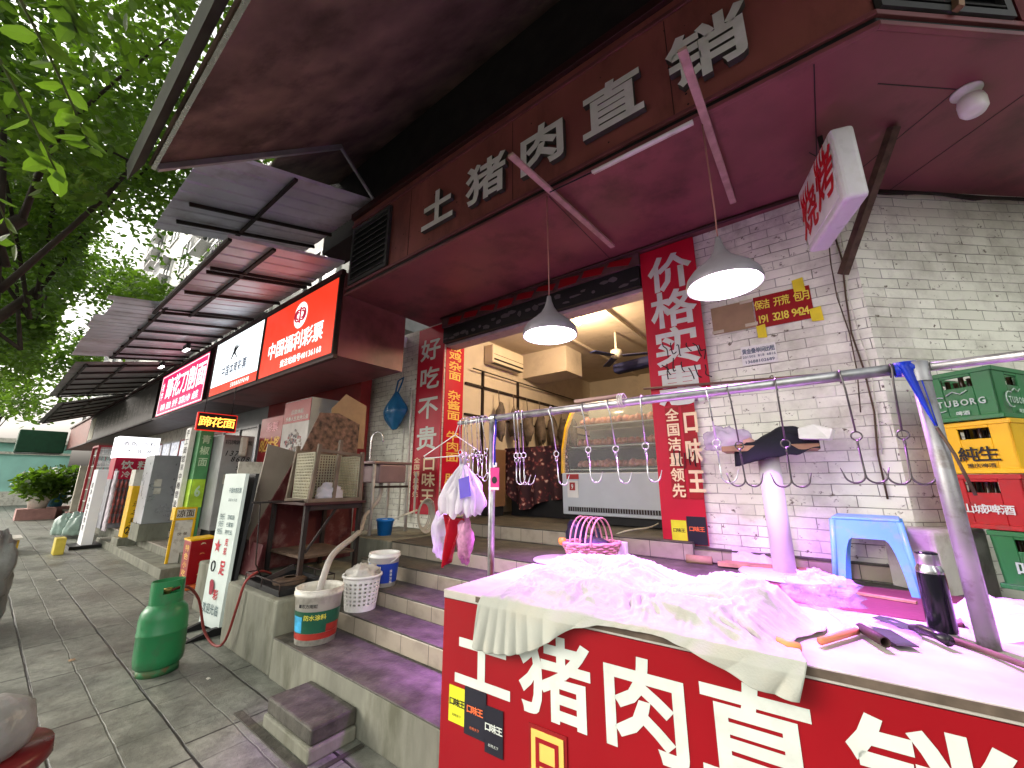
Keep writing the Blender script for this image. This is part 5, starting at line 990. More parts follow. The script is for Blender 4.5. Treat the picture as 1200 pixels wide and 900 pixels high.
# cloth over the meat
def front_y(x): return 1.42+.055*(x+1.49)
HUMPS = ((-1.02,1.92,.075,.24,.17),(-.75,1.93,.095,.17,.16),(-.36,1.93,.10,.17,.17),(-.22,1.78,.06,.14,.14),(-1.2,1.75,.03,.15,.2),(-.62,1.62,.03,.2,.1),(-.85,1.62,.045,.16,.12),(-.42,1.60,.04,.15,.1))
DR = ((-1.27,.20),(-1.20,.205),(-1.1,.185),(-.98,.125),(-.88,.075),(-.80,.04),(-.72,.018),(-.62,.010),(-.5,.012),(-.42,.03),(-.33,.06),(-.24,.085),(-.15,.095),(-.10,.095))
def interp(tb, x):
    if x <= tb[0][0]: return tb[0][1]
    for (a, va), (b, vb) in zip(tb, tb[1:]):
        if x <= b: return va+(vb-va)*(x-a)/(b-a)
    return tb[-1][1]
def wr(x, y):
    p = Vector((x*5, y*7, 0)); q = Vector((x*16+3*noise.noise(p), y*13, 4)); r_ = Vector((x*40, y*34, 9))
    a_ = Vector((x*9+2*noise.noise(p), y*22+x*6, 1)); b_ = Vector((x*24-y*12, y*10+2*noise.noise(q), 6))
    return .0065*(1-abs(noise.noise(a_)))**5+.0045*(1-abs(noise.noise(b_)))**5-.003+.022*noise.noise(p)+.015*(1-abs(noise.noise(q))*2.6)+.0035*(1-2*abs(noise.noise(r_)))
def clothfn(u, v):
    xl = -1.265; xr = -.11+.04*math.sin(v*9) if v < .55 else -.11+.04*math.sin(4.95)*(1-min(1,(v-.55)/.17))
    if v < .72:                                                              # over the top
        s = v/.72; yb = 2.13-.10*max(0,u-.75)/.25*1.6; x = xl+(xr-xl)*u+.015*noise.noise(Vector((v*5,u*2,2)))
        y = yb+(front_y(x)-.006-yb)*s; h = sum(a*math.exp(-((x-cx)/sx)**2-((y-cy)/sy)**2) for cx,cy,a,sx,sy in HUMPS)
        edge = min(1, u/.08, (1-u)/.10); e2 = min(1,(1-s)/.12)
        return Vector((x, y, 1.006+h*max(.05,edge)*(.35+.65*e2)+max(0,wr(x,y)+.012)*(.4+.6*e2)*max(.3,edge)))
    s = (v-.72)/.28; x = xl+(xr-xl)*u+.015*noise.noise(Vector((.72*5,u*2,2)))
    L = interp(DR, x)+.006*noise.noise(Vector((x*9,0,3))); fold = .030*math.sin(x*46+3*math.sin(x*11)+s*1.2)*s*min(1,L/.08)*(.5+noise.noise(Vector((x*6,2,0)))**2*3)
    drop = L*s; r_ = min(1, drop/.03)
    return Vector((x+.035*s*math.sin(x*11)*min(1,L/.1), front_y(x)-.012-.018*r_-abs(fold)*.9, 1.008-drop+.003*(1-r_)))
m = MB(); m.grid(clothfn, 260, 170)
tag(m.build('cloth', CLOTH, solid=.0015), 'rumpled white cotton cloth draped over lumps of meat and down the counter front', 'cloth')
for i in range(2):
    pass
# tools and things on the counter
def flat_tool(name, label, a, b, wid, h, shape):
    pass
a = Vector((.035,1.93,1.012)); b = Vector((.115,1.76,1.012)); d = (b-a).normalized(); n_ = d.cross(ZP)
t = thing('cleaver', 'broad cleaver blade with a tube handle lying at the front of the counter', 'cleaver', tuple(a), 'cleavers on the counter')
m = MB(); m.prism([a-n_*.0, a+d*.03-n_*.055, a+d*.17-n_*.045, a+d*.165+n_*.01, a+d*.02+n_*.035][::-1], ZP*.004); part('blade', m, M('dark_blade', (.10,.10,.11), .3, metal=.9, var=.3, dirt=(.05,.03,.02), damt=.5, dscale=20), t)
m = MB(); m.tube([a+d*.06+n_*.045+ZP*.012, a+d*.19+n_*.05+ZP*.014], .0135, 12, cap=False); part('handle', m, DARK, t, solid=.003)
a = Vector((.10,2.08,1.012)); b = Vector((.225,1.865,1.012)); d = (b-a).normalized(); n_ = d.cross(ZP)
t = thing('cleaver', 'cleaver with a black rounded handle lying beside the black flask', 'cleaver', tuple(a), 'cleavers on the counter')
m = MB(); m.prism([a-n_*.02, a+d*.12-n_*.03, a+d*.12+n_*.02, a+n_*.045, a-d*.02+n_*.01][::-1], ZP*.003); part('blade', m, M('dark_blade'), t)
m = MB(); m.tube([a+d*.11+ZP*.006, a+d*.15+ZP*.014, a+d*.20+ZP*.016, a+d*.245+ZP*.014], [.011,.016,.014,.017], 10); part('handle', m, M('black_handle', (.012,.012,.013), .25), t)
a = Vector((-.085,1.655,1.018)); b = Vector((.04,1.90,1.018))
t = thing('sharpening_rod', 'wooden handled rod lying between the cloth and the cleaver', 'rod', tuple(a)); m = MB(); m.tube([a, a+(b-a)*.75], .011, 10); part('handle', m, M('orange_wood', (.50,.20,.08), .45, var=.2), t); m = MB(); m.tube([a+(b-a)*.74, b], .014, 10); part('ferrule', m, WHITED, t)
tag(MB().tube([(-.19,1.58,1.014),(-.13,1.57,1.015)], [.018,.012], 8).build('yolk_scrap', M('orange_scrap', (.55,.28,.08), .5)), 'small orange scrap at the edge of the white cloth', 'scrap')
FILM = M('clingfilm', (.60,.50,.78), .1, var=.2, alpha=.34, bump=.9, bscale=30)
tag(crumple((-.09,2.22,1.04), .115,.09,.07, 31, .5, 40, 3.2).build('film_heap', FILM), 'crumpled heap of clear film behind the cleavers', 'film')
m = MB(); m.grid(lambda u, v: (-.05+.20*u+.02*math.sin(v*5), 1.86+.25*v, 1.008+.02*abs(noise.noise(Vector((u*4,v*4,3))))), 20, 20); tag(m.build('film_sheet', FILM), 'flat sheet of clear film under the rod and cleaver', 'film')
t = thing('flask', 'tall black vacuum flask with a steel collar standing on the counter', 'flask', (.235,2.03,1.001))
m = MB(); m.lathe([(0,0),(.034,0),(.036,.004),(.036,.012)], (.235,2.03,1.001), 30); m.lathe([(.036,.19),(.0362,.2),(.030,.214),(.029,.218)], (.235,2.03,1.001), 30); part('steel_rings', m, CHROME, t)
m = MB(); m.lathe([(.036,.012),(.037,.02),(.037,.17),(.036,.19)], (.235,2.03,1.001), 30); m.lathe([(.0295,.25),(.0295,.254),(.024,.257),(0,.257)], (.235,2.03,1.001), 30); part('body', m, M('glossy_black', (.008,.008,.012), .12), t)
m = MB(); m.lathe([(.029,.214),(.030,.218),(.030,.248),(.0295,.25)], (.235,2.03,1.001), 30); part('cap', m, M('brushed_steel_cap', (.45,.42,.46), .3, metal=.9), t)
# ------------------------------------------------------------------ hook rail
rl = thing('hook_rail', 'galvanised pipe rail on two posts standing above the red counter', 'rail', (-.65,1.96,.5)); RY, RZ = 1.96, 1.885
m = MB(); m.tube([(-1.98,RY,RZ-.005),(-1.70,RY,RZ)], .013, 12); m.tube([(-1.655,RY,RZ),(.27,RY,RZ+.005)], .021, 14); part('bar', m, STEEL, rl)
m = MB(); m.tube([(.345,RY,RZ),(1.9,RY,RZ+.01)], .016, 12); part('bar', m, STEEL, rl)
m = MB(); m.tube([(-1.67,RY,.55),(-1.67,RY,RZ+.012)], .020, 14); part('post', m, STEEL, rl)
m = MB(); m.tube([(.32,RY,1.002),(.315,RY,RZ+.02)], .026, 14); m.lathe([(.029,-.05),(.029,.02),(.02,.024)], (.315,RY,RZ), 16); part('post', m, M('blotchy_galvanised', (.30,.30,.31), .5, metal=.7, var=.3, dirt=(.12,.09,.07), damt=.7, dscale=14), rl)
m = MB()
for x in (-1.66,.29): m.lathe([(.027,-.022),(.027,.022)], (x,RY,RZ), 14, axis=Matrix.Rotation(R(90),3,'Y'))
part('joint', m, STEEL, rl)
HK = {'bright': M('hook_steel', (.50,.50,.51), .3, metal=1, var=.15, scale=30), 'dark': M('dark_hook_steel', (.11,.10,.10), .4, metal=.9, var=.25)}
def hook(label, x, kind, zt=RZ, sway=0, two=False, link=.22, tail=.13, r=.0034, rotz=0, y=RY):
    t = thing('meat_hook', label, 'hook', (x,y,zt), 'meat hooks on the rail'); mt = HK[kind]
    ca, sa = math.cos(rotz), math.sin(rotz); X = lambda a, b, z: Vector((x+a*ca+b*-sa, y+a*sa+b*ca, zt+z))
    m = MB(); arc = [X(.0, -.026*math.cos(a), .026*math.sin(a)) for a in [R(-30+i*21) for i in range(11)]]
    m.tube(arc[::-1][:9][::-1]+[] if False else [X(0,.026,-.02)]+[X(0,.026*math.cos(a),.026*math.sin(a)) for a in [R(i*20) for i in range(10)]]+[X(sway*.5,-.022,-.05),X(sway,-.004,-link)], r, 7); part('upper_hook', m, mt, t)
    m = MB(); m.tube([X(sway+.016*math.cos(a),-.004,-link-.016+.016*math.sin(a)) for a in [i*.5236 for i in range(12)]], r*.9, 6, closed=True); m.tube([X(sway,-.004+.012*math.cos(a),-link-.044+.012*math.sin(a)) for a in [i*.5236 for i in range(12)]], r*.9, 6, closed=True); part('ring', m, mt, t)
    m = MB(); b = -link-.056; e = b-tail
    for sg in ((1,-1) if two else (1,)): m.tube([X(sway,0,b),X(sway*1.3,0,e+.03)]+[X(sway*1.3+sg*(.030-.030*math.cos(a)),0,e+.03-.03*math.sin(a)) for a in [R(20+i*20) for i in range(8)]]+[X(sway*1.3+sg*.068,0,e+.055)], [r]*10+[r*.4], 7)
    part('lower_hook', m, mt, t); return t
for x, lb, kd, sw, tw in ((-1.22,'single bright hook beside the trio, third position from the left post','bright',.03,False),(-1.01,'bright hook hanging in front of the yellow fridge rim','bright',.02,False),(-.86,'bright hook hanging in front of the fridge shelves','bright',.025,False),(-.68,'bright hook hanging just left of the red price banner','bright',.0,False),
    (-.375,'thin bright hook hanging just right of the red price banner','bright',.012,False),(-.29,'dark hook hanging left of the black cloth on the round table','dark',.015,True),(-.11,'dark double hook hanging in front of the black cloth','dark',.0,True),(.10,'dark double hook hanging in front of the right edge of the round table','dark',.012,True),(.245,'dark double hook nearest the right post','dark',-.008,True)):
    hook(lb, x, kd, sway=sw, two=tw, link=.22+.01*math.sin(x*40))
for i, x in enumerate((-1.475,-1.455,-1.43)): hook(('leftmost of the three bright hooks bunched beside the left post','middle of the three bright hooks bunched beside the left post','rightmost of the three bright hooks bunched beside the left post')[i], x, 'bright', sway=.004*i, link=.23, rotz=.2*i)
for i, x in enumerate((-1.935,-1.90,-1.87,-1.835,-1.80,-1.765,-1.735)): hook('bright hook in the row left of the left post, '+('at its far left end','second from its left end','third from its left end','in its middle','third from the post','second from the post','next to the post')[i], x, 'bright', sway=.006*(i-3), link=.19+.02*(i % 3), tail=.11, rotz=.35*math.sin(i*2), r=.003)
# things hanging on the rail
t = thing('coat_hanger', 'white wire coat hanger hooked on the left end of the rail', 'hanger', (-1.98,1.96,1.85)); m = MB(); m.tube([(-1.97,1.96,1.9),(-1.985,1.96,1.86),(-2.0,1.95,1.80),(-2.26,1.9,1.66),(-2.24,1.9,1.645),(-1.80,1.98,1.66),(-1.79,1.98,1.675),(-2.0,1.95,1.80)], .0035, 6); part('wire', m, WHITE, t)
t = thing('bag_bunch', 'bunch of thin white plastic bags hanging from the rail left of the post', 'bags', (-1.92,1.96,1.25)); m = MB()
for i in range(5):
    bx, by, sd_ = -1.92+.045*math.cos(i*1.9), 1.955+.04*math.sin(i*1.9), i*7.3
    def bagfn(u, v, bx=bx, by=by, sd_=sd_):
        a = u*2*math.pi; z = 1.60-.30*v-.07*v*noise.noise(Vector((math.cos(a)*2,math.sin(a)*2,sd_)))
        r = (.010+.088*min(1,v*1.5)**.8)*(1+.30*math.sin(a*7+sd_+2*v)*(1-.4*v)+.35*noise.noise(Vector((math.cos(a)*1.8,math.sin(a)*1.8,v*3+sd_)))); return Vector((-1.92+(bx+1.92)*min(1,v*2)+r*math.cos(a)*1.1, 1.955+(by-1.955)*min(1,v*2)+r*math.sin(a)*.75, z))
    m.grid(bagfn, 56, 22)
    for k in (-1,1): m.tube([(-1.92+k*.012,1.955,1.59),(-1.92+k*.03,1.95,1.655),(-1.92+k*.008,1.957,1.68)], [.012,.006,.004], 6)
part('bags', m, BAG, t); m = MB(); m.prism([(-1.84,1.855,1.38),(-1.76,1.865,1.40),(-1.78,1.865,1.52),(-1.86,1.855,1.50)], (0,.004,0)); part('blue_print', m, M('bag_blue_print', (.12,.08,.5), .5), t)
m = MB(); m.grid(lambda u, v: (-2.07+.17*u*(1-.55*v)+.02*v, 1.93+.03*math.sin(u*8+v*3), 1.27-.33*v-.02*u+.08*u*v), 12, 12); tag(m.build('red_bag', M('red_bag_film', (.55,.01,.03), .4, transl=.25, bump=.4, bscale=15), solid=.002), 'red plastic bag hanging below the white bags', 'bag')
tag(crumple((-1.90,1.97,1.12), .055,.05,.13, 44, .4, 20, flat=False).build('pink_net_bag', M('pink_net', (.55,.25,.40), .5, var=.4, scale=30, alpha=.75)), 'small pinkish net bag behind the red bag', 'bag')
tag(crumple((-2.16,2.0,1.14), .06,.05,.14, 54, .5, 20, flat=False).build('clear_bag', SHEET), 'clear plastic bag hanging left of the red bag', 'bag')
t = thing('badge', 'pink badge card on a blue lanyard hanging at the left post', 'badge', (-1.60,1.93,1.44)); m = MB(); m.box(-1.655,-1.585,1.927,1.93,1.435,1.57); part('card', m, M('pink_card', (.62,.03,.22), .3), t)
m = MB(); m.tube([(-1.63,1.95,1.90),(-1.625,1.93,1.70),(-1.62,1.928,1.585)], .006, 6); part('lanyard', m, M('lanyard_blue', (.03,.03,.35), .6), t); m = MB(); m.lathe([(0,0),(.021,0)], (-1.62,1.9255,1.495), 20, axis=Matrix.Rotation(R(90),3,'X')); part('print', m, INKB, t); m = MB(); m.box(-1.655,-1.585,1.9255,1.9268,1.437,1.452); m.box(-1.634,-1.606,1.926,1.932,1.575,1.60); part('clip', m, WHITE, t)
t = thing('blue_ribbon', 'blue plastic strip tied to the rail beside the right post', 'ribbon', (.285,1.96,1.7)); m = MB(); m.grid(lambda u, v: (.285+.05*(u-.5)*(1-.85*v)-.0+.035*v, 1.93-.01*math.sin(u*6), 1.905-.23*v), 6, 10); m.lathe([(.026,-.03),(.028,0),(.026,.03)], (.283,1.96,RZ+.002), 14, axis=Matrix.Rotation(R(90),3,'Y')); part('strip', m, M('ribbon_blue', (.01,.04,.5), .4, transl=.2), t, solid=.002)
m = MB(); m.tube([(.32,1.93,1.67),(.345,1.93,1.58),(.37,1.94,1.45)], .005, 6); part('tail', m, RUST, t)
t = thing('wood_stick', 'pale stick tied on top of the rail in front of the doorway', 'stick', (-.9,1.96,1.91)); m = MB(); m.tube([(-1.06,1.955,1.925),(-.78,1.96,1.925)], .010, 10); part('stick', m, M('pinkish_batten'), t); m = MB(); 
for k in range(3): m.tube([(-.80+.012*k,1.96+.034*math.cos(a),1.90+.034*math.sin(a)) for a in [i*.5236 for i in range(12)]], .004, 5, closed=True)
part('tie', m, WHITED, t)
tag(MB().tube([(-1.35,3.96,2.40),(.45,4.03,2.31)], .012, 8).build('pole', M('pole_wood', (.16,.09,.07), .7, var=.3)), 'long thin brown pole lying along the wall behind the rail', 'pole')
# ================================================================== BEHIND THE COUNTER
MATM = M('maroon_mat', (.115,.035,.045), .75, var=.25, scale=6, dirt=(.05,.02,.025), damt=.6, bump=.3, bscale=50)
tag(MB().prism([(-.55,2.95,.803),(.42,3.0,.803),(.55,3.72,.803),(-.6,3.62,.803)][::-1], ZP*.012).build('floor_board', MATM, bevel=.003), 'maroon board lying on the floor behind the counter', 'board')
tag(MB().prism([(-.10,3.40,.818),(.30,3.33,.818),(.31,3.36,.818),(-.09,3.43,.818)][::-1], ZP*.012).build('floor_stick', WOOD), 'narrow wooden stick lying in front of the blue stool', 'stick')
m = MB()
for i in range(3): m.beam((-.80+.02*i,3.80+.045*i,.83+.0*i),(-.12,3.86+.045*i,.83),.04,.03)
tag(m.build('plank_bundle', WOOD), 'reddish wooden planks lying along the wall by the table foot', 'planks')
tag(MB().tube([(-1.06,3.86,.83),(-.86,3.88,.83)], .035, 14).build('paper_tube', CARD), 'short brown paper tube lying below the lower red banner', 'tube')
m = MB()
def pg(u, v): return (-.72+.34*u, 3.93+.10*v, .82+.09*math.sin(v*3)*abs(noise.noise(Vector((u*5,v*3,1))))+.13*v*(1-u*.4))
m.grid(pg, 16, 10); tag(m.build('white_bag', BAG), 'thin white bag crumpled against the wall at the foot of the banner', 'bag')
# wicker basket
bk = thing('wicker_basket', 'pink tinted oval wicker basket with a tall hooped handle', 'basket', (-1.74,3.42,.80)); c = Vector((-1.74,3.42,.802))
WICK = M('wicker', (.52,.27,.26), .55, var=.3, scale=18); m = MB(); nk = 52; BA = R(37)
def el(a, r, z): x, y = r*1.18*math.cos(a), r*.72*math.sin(a); return c+Vector((x*math.cos(BA)-y*math.sin(BA), x*math.sin(BA)+y*math.cos(BA), z))
for j in range(7):
    z = .01+.021*j; r = .155+.055*j/6
    m.tube([el(2*math.pi*k/nk, r+(.007 if (k//2+j) % 2 else -.007), z+.003*math.sin(k*2.2)) for k in range(nk)], .011, 6, closed=True)
m.tube([el(2*math.pi*k/40, .215, .150+.004*math.sin(k*2)) for k in range(40)], .015, 6, closed=True); m.add([el(2*math.pi*k/24,.15,.006) for k in range(24)], [tuple(range(24))]); part('weave', m, WICK, bk)
for k in range(5):
    o_ = (k-2)*.04; m = MB(); BA = R(80); m.tube([c+Vector((-math.sin(BA)*o_+math.cos(BA)*0, math.cos(BA)*o_, 0))*1.4+Vector((math.cos(BA)*math.cos(a)*.165, math.sin(BA)*math.cos(a)*.165, .12+.245*math.sin(a))) for a in [math.pi*i/18 for i in range(19)]], .0075, 7); part('handle', m, WICK, bk)
t = tag(crumple(c+Vector((.02,.02,.14)), .12,.10,.05, 61, .4, 20).build('basket_goods', M('dark_purse', (.03,.025,.05), .5, var=.5)), 'dark purse and scraps lying inside the wicker basket', 'purse')
tag(MB().lathe([(0,-.03),(.03,-.02),(.036,0),(.03,.03),(0,.035)], c+Vector((-.21,-.15,.155)), 12).build('orange_fruit', M('orange_peel', (.65,.28,.03), .5)), 'small orange and yellow fruit on the left rim of the basket', 'fruit')
tag(crumple((-2.0,3.62,.95), .10,.09,.16, 66, .3, 20).build('dark_bag', M('dark_blue_bag', (.02,.02,.05), .35, var=.4)), 'dark blue plastic bag standing behind the wicker basket', 'bag')
tag(MB().lathe([(0,0),(.045,0),(.045,.16),(.03,.2),(.02,.21),(.02,.24),(0,.24)], (-1.83,3.72,.801), 16).build('dark_bottle', M('dark_blue_bag')), 'dark bottle standing behind the basket handle', 'bottle')
tag(MB().box(-1.60,-1.50,3.60,3.66,.802,.95).build('white_carton', WHITE, bevel=.004), 'small white carton standing to the right of the basket handle', 'carton')
tag(MB().lathe([(0,0),(.24,0),(.25,.004),(.25,.012),(0,.014)], (-1.95,3.25,.801), 30).build('round_mat', M('lilac_plastic', (.55,.45,.62), .4)), 'flat lilac round mat on the floor under the basket', 'mat')
# round pedestal table
tb = thing('pedestal_table', 'white pedestal table with a round foot plate and a short wooden board top', 'table', (-.34,3.80,.8))
m = MB(); m.lathe([(0,0),(.29,0),(.30,.006),(.29,.014),(.10,.02),(0,.02)], (-.34,3.72,.817), 40); part('foot_plate', m, M('foot_plate', (.50,.46,.52), .45, var=.1, dirt=(.25,.22,.22), damt=.5), tb)
m = MB(); m.tube([(-.34,3.76,.83),(-.34,3.76,1.71)], .075, 24); part('column', m, M('white_column', (.62,.60,.62), .35, var=.06, dirt=(.4,.36,.36), damt=.4), tb)
m = MB(); m.prism([(-.64,3.62,1.715),(.0,3.72,1.715),(-.02,3.96,1.715),(-.66,3.92,1.715)][::-1], ZP*.045); part('board', m, WOOD, tb, bevel=.006)
m = MB(); 
def bc(u, v):
    x = -.56+.56*u; s = v*2-1; y = 3.80-.22*s*(.7+.3*math.sin(u*5)); z = 1.775+.13*math.exp(-((u-.65)/.35)**2)*(1-abs(s))+.02*noise.noise(Vector((u*6,v*6,0)))
    if s > .55: z -= (s-.55)*.34*(1.15-u*.8); y = max(y, 3.60+.0*u)
    return (x, y, z)
m.grid(bc, 30, 30); tag(m.build('black_garment', M('black_fabric', (.012,.012,.02), .85, var=.3, bump=.3, bscale=60), solid=.004), 'black garment thrown over the pedestal table top', 'garment')
m = MB(); m.prism([(-.12,3.62,1.79),(.06,3.68,1.78),(.09,3.72,1.86),(-.02,3.78,1.91),(-.12,3.72,1.88)], (.02,.12,0)); tag(m.build('paper_carton', WHITE, bevel=.01), 'crumpled white paper carton on the right end of the pedestal table', 'carton')
tag(crumple((-.62,3.76,1.80), .15,.11,.12, 71, .5, 30).build('clear_bag', M('purple_film', (.60,.50,.70), .2, alpha=.6, bump=.8, bscale=25)), 'clear crackled bag with pink food hanging off the left end of the pedestal table', 'bag')
tag(crumple((-.52,3.75,1.79), .10,.07,.06, 72, .3, 18).build('pink_bundle', M('pink_food', (.55,.30,.26), .5, var=.3)), 'pinkish bundle between the clear bag and the black garment', 'bundle')
# blue stool
sl_ = thing('stool', 'pale blue plastic stool with a wide arched front behind the counter', 'stool', (.175,3.74,.8))
dX = Vector((.995,-.10,0)); dY = Vector((.10,.995,0)); sc0 = Vector((.175,3.74,.80)); H_ = .455
def sq(z): return .165+.04*(1-z/H_)
m = MB()
for s_ in range(4):                                                          # four skirts with arched openings
    A = (dX,dY,-dX,-dY)[s_]; B = (dY,-dX,-dY,dX)[s_]
    def sk(x, z, A=A, B=B): h = sq(z); return sc0-B*h+A*(x*h)+ZP*z
    n = 24; top = [sk(-1+2*i/n, H_-.02) for i in range(n+1)]
    def zb(x): ax = abs(x); return 0 if ax > .74 else (.325 if ax < .46 else .325*math.sqrt(max(0,1-((ax-.46)/.28)**2)))
    xs = [-1,-.87,-.741,-.739,-.72,-.68,-.63,-.55,-.46,-.2,0,.2,.46,.55,.63,.68,.72,.739,.741,.87,1]
    for a, b in zip(xs, xs[1:]):
        za, zb_ = zb(a), zb(b)
        if abs(a) > .74 and abs(b) < .74: za = zb_
        if abs(b) > .74 and abs(a) < .74: zb_ = za
        m.add([sk(a,za),sk(b,zb_),sk(b,H_-.02),sk(a,H_-.02)], [(0,1,2,3)])
    m.tube([sk(-1,0)+(-A*0), sk(-1,H_-.02)], .014, 8)
part('legs', m, STOOLB, sl_, solid=.006)
m = MB(); h = sq(H_)+.006; p = [sc0+dX*a*h+dY*b*h+ZP*(H_-.022) for a, b in ((-1,-1),(1,-1),(1,1),(-1,1))]; m.prism(p[::-1], ZP*.022); part('seat', m, STOOLB, sl_, bevel=.012, seg=3)
# brick ledge and beer crates
dL = Vector((-.84,.543,0)); dR = Vector((.543,.84,0)); pc = Vector((.48,3.72,.3))
m = MB(); m.prism([pc, pc+dR*.62, pc+dR*.62+dL*.3, Vector((.25,3.93,.3))][::-1], ZP*.88); tag(m.build('brick_pier', M('painted_ledge', (.50,.49,.43), .75, var=.12, scale=6, bump=.5, bscale=18, dirt=(.22,.18,.12), damt=.65, dscale=4), bevel=.03, seg=3), 'low white painted masonry pier under the beer crates', 'pier')
def crate(label, corner, z, mat, rot, words, sub=None, inkm=None, H=.33, wl=.345, wr_=.45):
    t = thing('beer_crate', label, 'crate', (corner[0],corner[1],z), 'stacked beer crates'); rm = Matrix.Rotation(rot,3,'Z'); L_, R_ = rm @ dL, rm @ dR; c = Vector((corner[0],corner[1],z))
    P = lambda a, b, k, tp=0: c+L_*(a+(tp if a < wl/2 else -tp))+R_*(b+(tp if b < wr_/2 else -tp))+ZP*k
    th = .014; m = MB()
    def side(o, U, wid, hole):
        n = U.cross(ZP); tp = .012
        def q(x, z_): s = tp*(1-z_/H); return o+U*(x*(1-2*s/wid)+s)+ZP*z_-n*s
        def slab(x0, x1, z0, z1):
            p = [q(x0,z0),q(x1,z0),q(x1,z1),q(x0,z1)]; m.prism([v-n*th for v in p[::-1]][::-1][::-1], n*th)
        hx, hw = wid/2, .075; z0, z1 = H*.66, H*.86
        if hole: slab(0,hx-hw,.012,H-.02); slab(hx+hw,wid,.012,H-.02); slab(hx-hw,hx+hw,.012,z0); slab(hx-hw,hx+hw,z1,H-.02)
        else: slab(0,wid,.012,H-.02)
    side(c+L_*wl, -L_, wl, True); side(c, R_, wr_, True); side(c+R_*wr_, L_, wl, True); side(c+R_*wr_+L_*wl, -R_, wr_, True)
    part('body', m, mat, t, bevel=.004)
    r0 = .006
    for zz, hh in ((H-.03,.03),(.0,.028)):
        m = MB(); e = r0; o = [c+L_*(-e)+R_*(-e), c+L_*(wl+e)+R_*(-e), c+L_*(wl+e)+R_*(wr_+e), c+L_*(-e)+R_*(wr_+e)]; i_ = [c+L_*.02+R_*.02, c+L_*(wl-.02)+R_*.02, c+L_*(wl-.02)+R_*(wr_-.02), c+L_*.02+R_*(wr_-.02)]
        for k in range(4): m.prism([o[k]+ZP*zz,o[(k+1)%4]+ZP*zz,i_[(k+1)%4]+ZP*zz,i_[k]+ZP*zz], ZP*hh)
        part('rim', m, mat, t, bevel=.004)
    m = MB()
    for a in range(3):
        for b in range(4): m.lathe([(.03,0),(.032,.15),(.014,.21),(.013,.27),(.016,.275),(.0,.28)], c+L_*(.06+.11*a)+R_*(.07+.10*b)+ZP*.02, 10)
    part('bottles', m, M('brown_bottle', (.035,.02,.008), .12), t)
    for U, wid, o in ((-L_,wl,c+L_*wl),(R_,wr_,c)):
        m = MB(); n = U.cross(ZP); cc = o+U*wid/2+ZP*H*.36+n*.001
        kk = len(words); sz = .085 if kk == 2 else (.052 if kk < 5 else .05); row(m, words, cc, U, ZP, sz, sz*(1 if kk < 5 else .8), sz*(1.1 if kk < 5 else 1.45), bold=.035)
        if sub: row(m, sub, cc-ZP*.07, U, ZP, .026, .028, .033, bold=.03)
        if kk > 4: m.tube([cc+U*(-.10+.05*math.cos(a))+ZP*(.05*math.sin(a))+n*.004 for a in [R(60+i*24) for i in range(11)]], .004, 5); m.tube([cc+U*(-.06+.035*k)+ZP*(.055+.02*(k % 2))+n*.004 for k in range(4)], .004, 5)
        part('lettering', m, inkm, t)
    return t
K0 = Vector((.915,3.735,0)); RI = M('red_crate_ink', (.4,.02,.02), .5)
crate('green beer crate with pale lettering on top of the stack', K0+Vector((.0,.0,0)), 1.87, GREENC, 0, 'TUBORG', '啤酒', M('pale_green_ink', (.45,.58,.48), .5))
crate('yellow beer crate with black brush characters, second in the stack', K0+Vector((.018,.012,0)), 1.535, YELLOW, R(-3), '純生', '重庆啤酒', INKB)
crate('red beer crate with white characters, lowest in the stack', K0+Vector((.0,.02,0)), 1.20, REDC, R(2), '山城啤酒', None, LETTER)
crate('green beer crate at floor level to the right of the white pier', Vector((1.05,3.70,0)), .865, GREENC, R(4), '啤酒', None, M('pale_green_ink'))
m = MB(); m.box(.9,1.6,3.66,4.3,.80,.86); tag(m.build('crate_pallet', WOOD), 'wooden pallet under the green crate by the white pier', 'pallet')
# clear sheeting at the right end of the counter
def sh(u, v): return (.30+.75*u, 2.02+.95*v+.06*math.sin(u*6), 1.01-.13*v*v+.05*noise.noise(Vector((u*5,v*4,7)))+.035*abs(noise.noise(Vector((u*12,v*10,2))))+.06*u)
m = MB(); m.grid(sh, 40, 34); tag(m.build('plastic_sheet', M('milky_film', (.66,.64,.68), .25, var=.1, alpha=.75, bump=.7, bscale=20)), 'milky plastic sheet bunched behind the right post', 'sheet')
m = MB(); m.tube(smooth_pts([(.22,1.97,1.012),(.30,1.88,1.012),(.36,1.75,1.02),(.44,1.62,1.01)]), .009, 8); tag(m.build('stick', RUST), 'crooked brown twig at the foot of the right post', 'twig')
tag(crumple((.80,2.62,1.0), .12,.10,.10, 81, .3, 18).build('red_bundle', M('brick_red_cloth', (.25,.07,.04), .7)), 'brick red bundle at the far right edge behind the plastic sheet', 'bundle')
